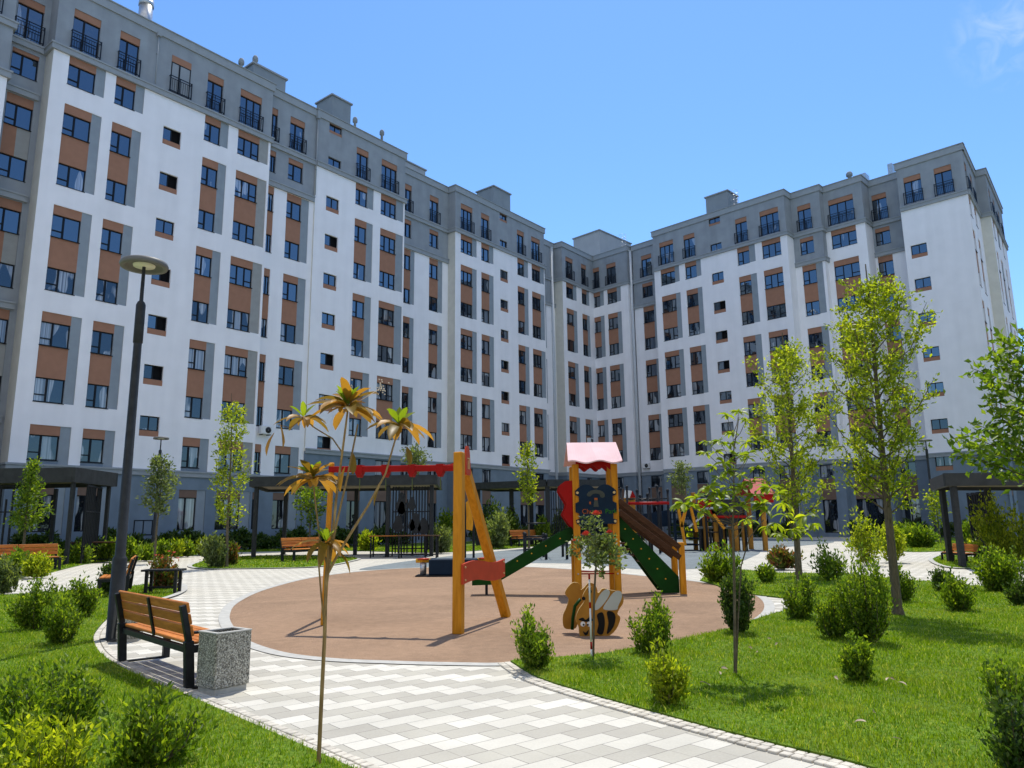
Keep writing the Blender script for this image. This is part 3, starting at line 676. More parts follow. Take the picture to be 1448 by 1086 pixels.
# --- right wing
u,d=-46.2,67.4
r=bldg('right wing section with a column of small windows, behind the play tower',AR,u,d); w,c,p=MB(),MB(),MB()
block(w,c,p,-46.3,-42.3,67.4,80,'rec',[(-45.17,-43.82,-43.3,2)],root=r,lret=False,rret=False)
block(w,c,p,-42.3,-27.7,65.5,80,'main',[(-41.53,-39.83,-39.27,3),(-38.58,-37.29,-36.75,2),(-32.75,-31.53,-30.9,2),(-30.2,-28.34,-28.34,3)],smalls=[(-35.62,-34.33,ks(26.02,7))],root=r,lret=False,gsmall=(-35.58,-34.33))
roofbox(r,-36.8,-34.3,67.4,69.5,35.2); ladder(r,-33.7,68,31.9,35.0)
finish(r,AR,u,d,w,c,p)
u,d=-27.7,66.9
r=bldg('right end section of the building with the blank white gable bay',AR,u,d); w,c,p=MB(),MB(),MB()
block(w,c,p,-27.7,-24.95,66.9,80,'rec',[(-27.1,-25.83,-25.2,2)],root=r,lret=False)
block(w,c,p,-24.95,-21.45,67.7,80,'bay',[(-24.5,-22.27,-22.27,3)],root=r,lret=False)
block(w,c,p,-21.45,-18.45,69.5,80,'rec',[(-21.25,-20.0,-20.0,2)],root=r,lret=False,rret=False)
def gable():
    R=[(-18.45,-13.3,28.05,32.4,1),(-18.45,-13.3,-1,6.75,4)];W=[]
    for a,b in ((-17.97,-16.6),(-15.57,-14.25)):
        R.append((a,b,30.45,30.9,2)); R.append((a,b,28.45,30.45,'H')); W.append((a,28.45,b-a,2.0,'d2',0)); railing(r,a-.06,67.7,28.38,b-a+.12)
    for i in range(7):
        zt=24.68-3*i; R.append((-18.0,-16.75,zt-1.17,zt-.84,2)); R.append((-18.0,-16.75,zt-.84,zt,'H')); W.append((-18.0,zt-.84,1.25,.84,'s2',i>4))
    wallcells(w,67.7,-18.45,-13.3,-.2,31.8,R,0)
    for q in W: window(r,q[0],67.7,*q[1:])
    cornice(c,-18.45,-13.3,67.7,27.88,28.28,l=False,r=False,dep=1); cornice(c,-18.45,-13.3,67.7,6.6,6.95,l=False,r=False,dep=1,pr=.1)
    p.box(-18.55,-13.2,67.6,68.05,31.8,32.34); p.box(-18.6,-13.15,67.54,68.1,32.34,32.4)
    w.quad((-18.45,67.7,-.2),(-18.45,80,-.2),(-18.45,80,32),(-18.45,67.7,32),1)
gable()
ventcap(r,-22.8,69,33.2); mb=MB()
mb.box(-22.5,-21.4,69,70,32.0,33.1); mb.build('roof_unit',M['zinc'],r); mb=MB(); mb.box(-19.9,-19.5,70.5,71.2,32.2,33.9); mb.build('roof_unit',M['zinc'],r)
finish(r,AR,u,d,w,c,p)
# --- gable end face, parallel with the left wing
u,d=68.35,6.9
r=bldg('narrow receding end face at the right corner of the building',AL,u,d); w,c,p=MB(),MB(),MB()
block(w,c,p,68.66,75.2,7.06,11.3,'main',[(68.75,69.9,69.9,2),(71.6,72.8,72.8,2)],root=r,lret=False,rret=False,nol=True)
block(w,c,p,75.2,86.5,6.25,14,'main',[(76.1,77.2,77.2,2),(78.9,80.1,80.6,2),(82.4,83.5,83.5,2)],root=r,rret=False)
finish(r,AL,u,d,w,c,p)
# distant block at the right edge
r=thing('distant_building','pale distant block just visible beyond the right end of the building','building',(72,96,0),math.radians(-30)); w=MB()
R=[]; WW=[]
for i in range(5):
    for k in range(7): R.append((1+i*3,2.6+i*3,2+k*3,3.6+k*3,'H')); WW.append((1+i*3,2+k*3,1.6,1.6,'w2',0))
wallcells(w,0,0,16,-.2,25,R,1); w.quad((0,0,-.2),(0,0,25),(0,12,25),(0,12,-.2),1); w.quad((0,0,25),(16,0,25),(16,12,25),(0,12,25),1)
w.build('wall',WM,r); q=MB(); q.box(-.2,16.2,-.2,.2,25.01,25.8); q.box(3,8,3,8,25.8,28); q.build('parapet',M['trim'],r)
for q in WW: window(r,q[0],0,*q[1:])
r=thing('apartment_building','matching white apartment block added behind the viewpoint for bounced light, mirrored in the window panes','apartment building',(70,-20,0),PI); w=MB(); R=[(0,140,28,31.8,1),(0,140,-1,4.6,4)]  # unseen block, added to bounce sun onto the shaded facades
for i in range(42):
    for k in range(1,11):
        if i%5==4: continue
        x=2+i*3.3
        if k in (3,5,7): R.append((x,x+1.3,S(k),S(k)+4.8,2)); R.append((x+1.3,x+1.9,S(k),S(k)+4.8,3))
    for k in range(1,11): R.append((2+i*3.3,3.3+i*3.3,S(k)+.02,S(k)+1.29,'H'))
wallcells(w,0,0,140,-.2,31.8,R,0); w.quad((0,0,-.2),(0,0,31.8),(0,14,31.8),(0,14,-.2),1); w.quad((140,0,-.2),(140,14,-.2),(140,14,31.8),(140,0,31.8),1); w.quad((0,0,31.7),(140,0,31.7),(140,14,31.7),(0,14,31.7),1); w.quad((0,14,-.2),(0,14,31.8),(140,14,31.8),(140,14,-.2),1)
w.build('wall',WM,r); q=MB(); q.box(-.2,140.2,-.2,.3,31.8,32.4); q.build('parapet',M['trim'],r)
# ------------------------------------------------------------------ small wall units
def ac(px,py,dist_plane,label,ang,uu,zz,dd):
    X=uu*math.cos(ang)-dd*math.sin(ang); Y=uu*math.sin(ang)+dd*math.cos(ang)
    r=thing('air_conditioner',label,'air conditioner',(X,Y,zz+ZB),ang,'air conditioner units on the facade')
    a=MB(); a.box(-.4,.4,-.42,-.1,0,.55,0,None,.03); a.build('casing',M['whitepaint'],r)
    b=MB(); b.lathe([(.21,-.0),(.21,.01),(.02,.01)],20); o=b.build('fan_grille',M['dark'],r); o.rotation_euler=(PI/2,0,0); o.location=(.12,-.42,.28)
    k=MB(); k.box(-.3,-.26,-.45,-.005,-.05,-.002); k.box(.26,.3,-.45,-.005,-.05,-.002); k.build('bracket',M['dark'],r)
ac(0,0,0,'white air conditioner under a low window right of the play tower roof',AR,-45.5,6.95+.35,67.4)
ac(0,0,0,'white air conditioner on the corner face above the play tower roof',AL,69.2,10.3,45.2)
ac(0,0,0,'white air conditioner at the narrow window between two left building sections',AL,27.9,7.6,43.62)
# ------------------------------------------------------------------ street lamps
def lamp(base,toppy,label,sc=1.0,lean=0):
    P=G(*base); Ht=HT(base,toppy)+.02; r=thing('street_lamp',label,'street lamp',P,0,'round-headed street lamps'); k=Ht/4.9
    a=MB(); a.lathe([(0,0),(.15*k,0),(.15*k,.02),(.088*k,.03),(.086*k,.98),(.078*k,1.0),(.062*k,1.02),(.05*k,Ht-1.05),(.04*k,Ht-1.0)],16)
    a.box(-.18*k,.18*k,-.18*k,.18*k,.0,.015); a.build('pole',M['dark'],r)
    b=MB(); b.lathe([(.05*k,Ht-1.15),(.06*k,Ht-1.14),(.06*k,Ht-.62),(.045*k,Ht-.58),(.025*k,Ht-.56),(.022*k,Ht-.08)],16); b.build('neck',M['dark'],r)
    c=MB(); c.lathe([(.0,Ht),(.25*k,Ht),(.29*k,Ht-.02),(.305*k,Ht-.06),(.29*k,Ht-.095),(.235*k,Ht-.085),(.225*k,Ht-.055),(0,Ht-.055)],40); c.build('lamp_head',M['lamp'],r)
    d=MB(); d.lathe([(.14*k,Ht-.056),(.135*k,Ht-.078),(.0,Ht-.083)],24); d.build('diffuser',M['lamplens'],r)
lamp((160,905),372,'tall dark street lamp rising beside the near bench')
lamp((215,792),619,'slender far street lamp in front of the left building')
lamp((1325,767),622,'thin distant street lamp left of the right pergola')
# ------------------------------------------------------------------ benches
def make_bench(L,label,loc,rz,scale=1):
    r=thing('park_bench',label,'bench',loc,rz,'wooden park benches with black frames',scale)
    for x in (0.05,L-.05):
        a=MB(); a.beam((x,.03,0),(x,.0,.40),.065,.075,bev=.005,up=(0,1,0)); a.beam((x,.0,.40),(x,-.07,.70),.055,.05,bev=.004,up=(0,1,0)); a.build('leg',M['black'],r)
        b=MB(); b.beam((x,.46,0),(x,.46,.36),.065,.065,bev=.005,up=(0,1,0)); b.build('leg',M['black'],r)
        c=MB(); c.box(x-.03,x+.03,-.02,.49,.30,.36,0,None,.004); c.build('side_rail',M['black'],r)
        d=MB(); d.box(x-.03,x+.03,.05,.45,.0,.02); d.build('foot_bar',M['black'],r)
    e=MB(); e.box(.05,L-.05,.0,.05,.295,.345); e.box(.05,L-.05,.42,.47,.295,.345); e.build('seat_frame',M['black'],r)
    s=MB()
    for k in range(5):
        y=.02+k*.094
        for x0,x1 in ((.0,L/2-.006),(L/2+.006,L)): s.box(x0+.08,x1-.08 if x1==L else x1,y,y+.08,.362,.39,0,None,.006) if x0==0 else s.box(x0,x1-.08,y,y+.08,.362,.39,0,None,.006)
    s.build('seat',M['benchwood'],r)
    b=MB()
    for k in range(3):
        z=.43+k*.098; y=-.012-(z-.40)*.23
        M4=Matrix.Translation((0,y,z))@Matrix.Rotation(math.radians(13),4,'X')
        for x0,x1 in ((.02,L/2-.006),(L/2+.006,L-.02)): b.box(x0,x1,.03,.058,0,.09,0,M4,.006)
    b.build('backrest',M['benchwood'],r)
    m=MB(); m.beam((L/2,.02,.36),(L/2,-.06,.71),.045,.02,up=(0,1,0)); m.build('back_bracket',M['black'],r)
    a=MB(); a.box(L-.075,L-.025,.03,.40,.455,.478,0,None,.005); a.box(L-.066,L-.034,.33,.36,.36,.455); a.build('armrest',M['black'],r)
    return r
RL=G(166,937); RR=G(259,975); ax=math.atan2(RR.y-RL.y,RR.x-RL.x); BL=(RR-RL).length+.1
b0=make_bench(BL,'nearest wooden bench with its back to the camera, beside the concrete bin',RL,ax)
def bench_at(pl,pr,lab,flip=False,sc=None):
    A=G(*pl);B=G(*pr); 
    if flip:A,B=B,A
    s=sc or (B-A).length/BL; return dup(b0,lab,A,math.atan2(B.y-A.y,B.x-A.x),s)
def bench_px(pl,pr,toppy,lab,flip=False):
    P=G(*pl); s=(HT(pl,toppy))/.72; return bench_at(pl,pr,lab,flip,s)
bench_px((34,808),(80,806),770,'slatted wooden bench at far left on the edge of the path',True)
bench_px((178,846),(190,828),790,'bench standing behind the lamp post, mostly hidden by the pole')
bench_px((372,797),(452,791),762,'long slatted bench in front of the middle pergola',True)
bench_px((718,774),(758,772),750,'small distant bench on the lawn left of the play tower',True)
bench_px((1342,793),(1386,797),768,'wooden bench under the right pergola post',True)
# handrail-like bench frame seen edge on next to the lamp post
def table(P,L,W,Hh,rz,label,top='benchwood',name='picnic_table'):
    r=thing(name,label,'table',P,rz); a=MB()
    n=4
    for k in range(n): a.box(0,L,k*W/n+.01,(k+1)*W/n-.01,Hh-.04,Hh,0,None,.005)
    a.build('table_top',M[top],r)
    for x in (.08,L-.14):
        for y in (.03,W-.09): b=MB(); b.box(x,x+.06,y,y+.06,0,Hh-.041); b.build('leg',M['black'],r)
    c=MB(); c.box(.1,L-.1,W/2-.02,W/2+.02,.12,.16); c.build('crossbar',M['black'],r)
table(G(196,842),.8,.45,HT((196,842),806),math.radians(8),'low dark railed table standing just right of the lamp post','black')
table(G(520,789),2.6,.9,.95,math.radians(2),'slatted wooden table under the right end of the middle pergola')
table(G(560,790),1.8,.8,.95,math.radians(0),'second slatted table beside the metal tree screen','brownwood')
table(G(95,797),2.2,.8,.85,math.radians(5),'dark table under the left pergola','brownwood')
# ------------------------------------------------------------------ bins
def make_bin(P,rz,s,label):
    r=thing('litter_bin',label,'litter bin',P,rz,'exposed-aggregate concrete litter bins',s); w,d,h=.46,.40,.70
    b=MB(); b.box(.02,w-.02,.02,d-.02,0,.07,0,None,.006); b.build('plinth',M['concrete'],r)
    a=MB(); t=.035
    a.box(0,w,0,t,.071,h-.02,0,None,.008); a.box(0,w,d-t,d,.071,h-.02,0,None,.008); a.box(0,t,t+.001,d-t-.001,.071,h-.02,0,None,.006); a.box(w-t,w,t+.001,d-t-.001,.071,h-.02,0,None,.006); a.box(t+.001,w-t-.001,t+.001,d-t-.001,.08,.1); a.build('body',M['aggregate'],r)
    c=MB(); t=.05
    c.box(-.005,w+.005,-.005,t,h-.019,h,0,None,.004); c.box(-.005,w+.005,d-t,d+.005,h-.019,h,0,None,.004); c.box(-.005,t,t+.001,d-t-.001,h-.019,h,0,None,.004); c.box(w-t,w+.005,t+.001,d-t-.001,h-.019,h,0,None,.004); c.build('rim',M['concrete'],r)
    return r
A=G(283,980);B=G(302,985);C2=G(352,975)
make_bin(B,math.atan2(C2.y-B.y,C2.x-B.x),(C2-B).length/.46,'square pebbled concrete bin in front, at the right end of the near bench')
make_bin(G(163,909),math.radians(14),.56,'pebbled concrete bin partly hidden behind the near bench and lamp post')
# ------------------------------------------------------------------ pergolas
def pergola(P,zt,fh,posts,label,screens=(),pw=.16):
    cx=sum(p[0] for p in P)/len(P); cy=sum(p[1] for p in P)/len(P)
    r=thing('pergola',label,'pergola',(cx,cy,0)); P=[(p[0]-cx,p[1]-cy) for p in P]
    a=MB(); n=len(P)
    for i in range(n):
        A,B=P[i],P[(i+1)%n]; a.beam((A[0],A[1],zt-fh/2),(B[0],B[1],zt-fh/2),.12,fh,up=(0,0,1)) if False else None
        dx,dy=B[0]-A[0],B[1]-A[1]; L=math.hypot(dx,dy); M4=Matrix.Translation((A[0],A[1],0))@Matrix.Rotation(math.atan2(dy,dx),4,'Z'); a.box(0,L-.13 ,0,.12,zt-fh,zt,0,M4)
    a.build('fascia',M['fascia'],r)
    b=MB(); pts=[Vector((x*.97,y*.97,zt-fh*.7)) for x,y in P]; b.add(pts,[tuple(range(n))],0); pts=[Vector((x*.97,y*.97,zt-fh*.25)) for x,y in P]; b.add(pts,[tuple(range(n))],0)
    xs=[p[0] for p in P]; 
    b.build('roof',M['soffit'],r)
    for (x,y) in posts:
        c=MB(); x-=cx;y-=cy; c.box(x-pw/2,x+pw/2,y-pw/2,y+pw/2,0,zt-fh-.002,0,None,.008); c.box(x-pw*.9,x+pw*.9,y-pw*.9,y+pw*.9,0,.02); c.build('post',M['dark'],r)
    for (x0,y0,x1,y1,nn,leaf) in screens:
        s=MB(); 
        for k in range(nn+1):
            t=k/nn; x=x0+(x1-x0)*t-cx; y=y0+(y1-y0)*t-cy; hh=zt-fh-.05 - (random.uniform(0,.9) if k not in(0,nn) and random.random()<.3 else 0); z0=.15 if random.random()<.6 else .15+random.uniform(0,.8)
            s.box(x-.028,x+.028,y-.028,y+.028,z0 if k not in(0,nn) else 0,hh)
        for z in (.35,zt*.55,zt-fh-.1): s.beam((x0-cx,y0-cy,z),(x1-cx,y1-cy,z),.05,.05)
        s.build('rod_screen',M['black'],r)
        if leaf:
            for k in range(7):
                t=random.uniform(.1,.9); x=x0+(x1-x0)*t-cx;y=y0+(y1-y0)*t-cy; z=random.uniform(.9,zt-fh-.7); ww=random.uniform(.18,.3); hh=ww*random.uniform(1.3,2)
                q=MB(); q.prism([(ww*math.cos(a)*(1 if math.sin(a)<0 else .7),hh*math.sin(a)) for a in np.linspace(0,2*PI,14)[:-1]],.02,Matrix.Translation((x,y-.06,z))@Matrix.Rotation(math.atan2(y1-y0,x1-x0),4,'Z')); q.build('leaf_plate',M['dark'],r)
def XY(px,py): p=G(px,py); return (p.x,p.y)
# middle pergola
Y0=G(547,788).y; xl=AT(347,788,Y0).x; xr=AT(618,786,Y0).x
zt=HT((547,788),672); 
pergola([(xl,Y0),(xr,Y0),(xr-.3,Y0+5.5),(xl-1.0,Y0+5.5)],zt,zt-HT((547,788),686),[(xl+.25,Y0+.3),(AT(502,780,Y0+3).x,Y0+3),(AT(546,788,Y0).x,Y0+.25),(xr-.3,Y0+.4),(xl+.3,Y0+4.6)],'long dark flat-roofed pergola in the middle, behind the swing',[(AT(552,788,Y0).x,Y0+.5,xr-.35,Y0+.5,13,True)],.17)
zt=HT((94,800),661); Y0=G(94,800).y; x0=AT(94,800,Y0).x; x1=AT(157,790,Y0+3.4).x
pergola([(x0-13,Y0),(x0,Y0),(x1,Y0+3.4),(x1-14,Y0+6)],zt,zt-HT((94,800),682),[(x0-.15,Y0+.2),(x1-.3,Y0+3.3),(x0-5,Y0+.3),(x0-3.4,Y0+4.5)],'dark pergola at the left edge in front of the building',[(x0+.2,Y0+.6,x1-.4,Y0+2.9,9,False),(x0-4.6,Y0+.4,x0-2.6,Y0+.4,8,False)],.14)
P0=G(1366,804); zt=HT((1366,804),669); X0=AT(1349,804,P0.y).x
pergola([(X0,P0.y-.1),(X0+12,P0.y-.1),(X0+12,P0.y+6),(X0+1.35,P0.y+3.2)],zt,zt-HT((1366,804),687),[(P0.x,P0.y+.15),(AT(1342,778,P0.y+3).x,P0.y+3),(AT(1407,780,P0.y+2).x,P0.y+2),(AT(1470,790,P0.y+.2).x,P0.y+.2)],'dark pergola at the right edge over a bench',[(AT(1378,780,P0.y+4.5).x,P0.y+4.5,AT(1402,780,P0.y+3.2).x,P0.y+3.2,7,True)],.15)
Y0=G(776,772).y; zt=HT((776,772),678)
pergola([(AT(668,772,Y0+3).x,Y0+3),(AT(776,772,Y0).x,Y0),(AT(880,772,Y0+1).x,Y0+1),(AT(860,772,Y0+6).x,Y0+6),(AT(700,772,Y0+7).x,Y0+7)],zt,.45,[(AT(776,772,Y0).x,Y0+.3),(AT(752,772,Y0+4).x,Y0+4),(AT(724,772,Y0+3).x,Y0+3),(AT(870,772,Y0+1.5).x,Y0+1.5),(AT(676,772,Y0+3.2).x,Y0+3.4)],'distant dark pergola between the swing and the play tower',[(AT(781,772,Y0+.3).x,Y0+.4,AT(798,772,Y0+.5).x,Y0+.5,5,False)],.3)
# ------------------------------------------------------------------ swing
def swing():
    f1=G(648,897);f2=G(716,873);g1=G(457,885); r=thing('swing_frame','wooden swing frame with a red crossbar, wavy red side board and no seats','swing',f1)
    Ya=f1.y+.3*(f2.y-f1.y); ap=AT(652,641,Ya)-f1; e=AT(466,664,g1.y)-f1; a2=f2-f1; g=g1-f1
    o=(e-ap); o.z=0; o.normalize(); dd=a2.normalized(); n=Vector((dd.y,-dd.x,0)); ang=math.atan2(dd.y,dd.x); oa=math.atan2(o.y,o.x)
    def leg(p,q,w=.125): b=MB(); b.beam(p,q,w,w,bev=.012,up=n); b.build('leg',M['post'],r)
    leg(Vector((0,0,0)),Vector((ap.x*.8,ap.y*.3,ap.z-.02))); leg(a2,ap+dd*.06-Vector((0,0,.10)))
    gt=Vector((e.x+.03,e.y,e.z+.10)); gn=g1.normalized(); leg(g,gt,.065); leg(g+gn*.9,gt+gn*.12-Vector((0,0,.02)),.06)
    b=MB(); s0=Vector((ap.x,ap.y,ap.z-.20)); b.beam(s0,e,.085,.085,bev=.008); sl=(e-s0)
    b.prism([(0,-.02),(.0,.11),(.14,.05),(.30,.04),(.30,-.02)],.04,Matrix.Translation(s0)@Matrix.Rotation(oa,4,'Z')@Matrix.Translation((.02,-.02,0)))
    b.build('crossbar',M['red'],r)
    for t in (.15,.36,.56,.76):
        h=MB(); c=s0+sl*t; M4=Matrix.Translation(c)@Matrix.Rotation(oa,4,'Z')
        h.prism([(-.05,.055),(.05,.055),(.055,-.05),(.02,-.12),(-.02,-.12),(-.055,-.05)],.1,M4@Matrix.Translation((0,-.05,0))); h.build('hanger',M['red'],r)
        k=MB(); k.tube([c-Vector((0,0,.11)),c-Vector((0,0,.30))],.006,6); k.build('chain_stub',M['chain'],r)
    q=MB(); q.prism([(-.02,-.3),(.11,-.3),(.13,-.26),(.085,.03),(.045,.10),(.0,.10),(-.035,.04),(-.04,-.26)],.03,Matrix.Translation(ap+n*.095)@Matrix.Rotation(ang,4,'Z')); o1=q.build('apex_plate',M['redlit'],r)
    m=MB()
    for x,z0,z1 in ((.02,-.22,-.1),(.065,-.22,-.08)): m.box(x-.008,x+.008,0,.004,z0,z1)
    m.box(.0,.08,0,.004,-.08,-.065); eo=m.build('emblem',M['amberedge'],o1); eo.matrix_local=Matrix.Translation(ap+n*.1)@Matrix.Rotation(ang,4,'Z')
    zl=HT((680,884),817); zh=HT((680,884),795); hh=zh-zl; k=zl/ap.z; A=Vector((ap.x*k*.3,ap.y*k*.3,0)); B=a2.lerp(Vector((ap.x,ap.y,0)),k); w0=(B-A).length+.16; pts=[]
    for i in range(13): t=i/12; pts.append((w0*t-.08,zl+.03*math.sin(t*2*PI)-.02))
    for i in range(13): t=1-i/12; pts.append((w0*t-.08,zl+hh+.03*math.sin(t*2*PI)+.02))
    q=MB(); q.prism(pts,.03,Matrix.Translation(A+n*.1)@Matrix.Rotation(ang,4,'Z')); q.build('side_board',M['redlit'],r)
    for x in (-.02,w0-.14):
        for z in (zl+.03,zh-.02): bq=MB(); bq.tube([(x,-.012,z),(x,.004,z)],.013,8); bo=bq.build('bolt',M['amberedge'],r); bo.matrix_local=Matrix.Translation(A+n*.1)@Matrix.Rotation(ang,4,'Z')
swing()
# ------------------------------------------------------------------ play tower with slide and stairs
def tower():
    FL=G(820,826); FR=G(877,850); BLp=G(812,814); BR=G(866,833)
    # square plan fitted to the visible front posts
    f=AT(845,838,1); Yf=G(860,842).y
    xl=AT(818,838,Yf).x; xr=AT(874,838,Yf).x; W=xr-xl; D=W*.95
    base=Vector(((xl+xr)/2,Yf,0)); r=thing('play_tower','wooden play tower with a pink scalloped roof, green slide and ramp','play tower',base)
    hz=lambda py:HT((845,842),py)
    ztop=hz(655); hw=W/2; pw=.13
    for x in (-hw,hw):
        for y in (0,D): b=MB(); b.box(x-pw/2,x+pw/2,y-pw/2,y+pw/2,0,ztop-.02,0,None,.012); b.build('post',M['post'],r)
    zp=hz(757)
    fl=MB(); 
    for k in range(8): fl.box(-hw+.07,hw-.07,.07+k*(D-.14)/8,.07+(k+1)*(D-.14)/8-.012,zp-.05,zp)
    fl.box(-hw+.066,hw-.066,-.03,.03,zp-.12,zp-.052); fl.box(-hw+.066,hw-.066,D-.03,D+.03,zp-.12,zp-.052); fl.build('platform',M['brownwood'],r)
    # roof: two sloping wavy boards (front and back), seen as pale awning, red scallop below
    zr=hz(628); ov=.12
    fr=MB(); n=24; A=[];Bq=[]
    x0,x1=-hw-.16,hw+.14
    def wav(t): return .025*math.sin(t*4*PI*1.0+.5)
    for sgn,yb in ((1,-.28),(-1,D+.28)):
        ytop=D/2
        o=len(fr.v)
        for i in range(n+1):
            t=i/n; x=x0+(x1-x0)*t
            fr.v.append((x+ (0.03 if t<.5 else -.03),ytop,zr+.07)); fr.v.append((x,yb,zr-.36+wav(t)))
            fr.v.append((x+ (0.03 if t<.5 else -.03),ytop,zr+.045)); fr.v.append((x,yb,zr-.385+wav(t)))
        for i in range(n):
            a=o+i*4
            for q in ((a,a+1,a+5,a+4),(a+2,a+6,a+7,a+3),(a+1,a+3,a+7,a+5)): fr.f.append(q); fr.m.append(0); fr.sm.append(False)
        for a in (o,o+n*4): fr.f.append((a,a+2,a+3,a+1)); fr.m.append(0); fr.sm.append(False)
    fr.build('roof',M['pinkroof'],r)
    sc=MB()
    for y in (.07,D-.03):
        pts=[(-hw+.06,zr-.25),(hw-.06,zr-.25)]; m=24
        for i in range(m+1): t=1-i/m; pts.append((-hw+.06+(W-.12)*t,zr-.47+.04*math.sin(t*5.5*PI)))
        sc.prism(pts,.025,Matrix.Translation((0,y-.1,0)))
    sc.build('roof_scallop',M['red'],r)
    # front navy panel with wavy top
    z0,z1=hz(741),hz(694); pts=[]; m=26; pwid=hw-.0
    pts=[(-pwid,z0),(pwid,z0),(pwid+.02,z0+.08),(pwid-.05,z0+.1),(pwid-.05,z0+.2),(pwid+.02,z0+.23),(pwid+.02,z1-.24),(pwid-.05,z1-.21),(pwid-.05,z1-.11),(pwid+.02,z1-.08),(pwid+.02,z1)]
    for i in range(m+1): t=.98-.96*i/m; pts.append((-pwid+2*pwid*t,z1+.01+.11*abs(math.sin(2*PI*t))**.8))
    pts+=[(-pwid-.02,z1),(-pwid-.02,z1-.08),(-pwid+.05,z1-.11),(-pwid+.05,z1-.21),(-pwid-.02,z1-.24),(-pwid-.02,z0+.23),(-pwid+.05,z0+.2),(-pwid+.05,z0+.1),(-pwid-.02,z0+.08)]
    q=MB(); q.prism(pts,.03,Matrix.Translation((0,-pw/2-.034,0))); pan=q.build('front_panel',M['blue'],r)
    yy=-pw/2-.038
    bo=MB()
    for sx in (-1,1):
        for z in (z0+.05,z1-.04): bo.lathe([(0,.0),(.028,.0),(.028,.018),(0,.022)],12,0,(0,0,0)) if False else bo.tube([(sx*(pwid-.02),yy-.02,z),(sx*(pwid-.02),yy+.005,z)],.026,10)
    bo.build('bolt',M['amberedge'],pan)
    # lettering
    def txt(s,x,m):
        cu=bpy.data.curves.new('lettering','FONT'); cu.body=s; cu.size=.128; cu.extrude=.002; cu.align_x='LEFT'
        o=bpy.data.objects.new('lettering',cu); COL.objects.link(o); bpy.context.view_layer.update()
        dg=bpy.context.evaluated_depsgraph_get(); me=bpy.data.meshes.new_from_object(o.evaluated_get(dg)); bpy.data.objects.remove(o)
        me.materials.clear(); me.materials.append(m); ww=max(v.co.x for v in me.vertices)
        o=bpy.data.objects.new('lettering',me); COL.objects.link(o); o.parent=pan; o.rotation_euler=(PI/2,0,0); o.location=(x,yy-.004,z0+.20); return ww
    wv=txt('Chunga',-hw+.10,M['letterorange']); txt('Park',-hw+.14+wv+.02,M['lettergreen'])
    em=MB(); ez=z0+.38
    em.prism([(-.05,-.05),(.05,-.05),(.03,.1),(-.03,.1)],.004,Matrix.Translation((0,yy-.004,ez)))
    for k in range(9):
        a=k/9*PI*1.1-.15; cxx,czz=.13*math.cos(a),.17+.07*math.sin(a)
        em.prism([(cxx+.05*math.cos(b),czz+.04*math.sin(b)) for b in np.linspace(0,2*PI,9)[:-1]],.003,Matrix.Translation((0,yy-.003-.0006*k,ez)))
    em.build('emblem',M['emblem'],pan)
    e2=MB(); e2.box(-.03,.03,yy-.012,yy-.009,ez+.08,ez+.12); e2.box(-.13,-.10,yy-.006,yy-.003,ez,ez+.05); e2.build('emblem_face',M['letterorange'],pan)
    # red side wave panel at the left (slide entry guard)
    pts=[(0,hz(748)),(-.07,hz(742)),(-.17,hz(731)),(-.2,hz(727)),(-.13,hz(717)),(-.12,hz(712)),(-.2,hz(702)),(-.27,hz(693)),(-.24,hz(685)),(-.14,hz(680)),(0,hz(679))]
    for yy2 in (.0,D-.03):
        q=MB(); q.prism(pts,.03,Matrix.Translation((-hw-pw/2,yy2,0))); q.build('slide_guard',M['red'],r)
    # slide
    zs=zp+.0; foot=AT(668,836,Yf+.3).x-base.x; 
    P=[(-hw-.02,zs+.22,zs-.02),(-hw-.25,zs+.12,zs-.12)]
    top=(-hw-.0,zs); ex=foot; path=[(-hw,zs),(-hw-.22,zs-.08),(foot+.62,.38),(foot+.38,.27),(foot,.26)]
    for y in (.16,D-.19):
        s=MB(); up=.28; pts=[(x,z-.06) for x,z in path]+[(x,z+(.2 if i<3 else .07)) for i,(x,z) in reversed(list(enumerate(path)))]
        s.prism(pts,.03,Matrix.Translation((0,y,0))); s.build('slide_side',M['green'],r)
    s=MB()
    for i in range(len(path)-1):
        a,b=path[i],path[i+1]; s.quad((a[0],.19,a[1]),(b[0],.19,b[1]),(b[0],D-.2,b[1]),(a[0],D-.2,a[1]))
        s.quad((a[0],D-.2,a[1]-.02),(b[0],D-.2,b[1]-.02),(b[0],.19,b[1]-.02),(a[0],.19,a[1]-.02))
    s.build('slide_chute',M['zinc'],r)
    k=MB(); k.box(foot+.25,foot+.3,.3,D-.3,0,.2); k.build('slide_foot',M['black'],r)
    # right: green ramp side + dark hand rails + end posts
    ramp_x=AT(965,840,Yf+.1).x-base.x
    pts=[(hw+.07,hz(729)),(hw+.07,hz(756)),(ramp_x-.38,.03),(ramp_x-.06,.03),(ramp_x-.06,hz(817))]
    for y in (.06,D-.09):
        q=MB(); q.prism(pts,.03,Matrix.Translation((0,y,0))); q.build('ramp_side',M['green'],r)
    for k in range(6):
        t=(k+.6)/6.4; x=hw+.1+(ramp_x-.3-hw)*t; z=hz(740)*(1-t)+.14*t; bq=MB(); bq.tube([(x,.05,z),(x,.062,z)],.014,8); bq.build('bolt',M['yellow'],r)
    for k in range(5):
        t=(k+.6)/5.5; x=-hw-.15+(foot+.5+hw)*t; z=zs*(1-t)+.36*t; bq=MB(); bq.tube([(x,.15,z+.03),(x,.162,z+.03)],.013,8); bq.build('bolt',M['yellow'],r)
    for x in (-hw,hw):
        for z in (zp-.08,hz(768),hz(811)): bq=MB(); bq.tube([(x,-pw/2-.012,z),(x,-pw/2+.002,z)],.016,8); bq.build('bolt',M['zinc'],r)
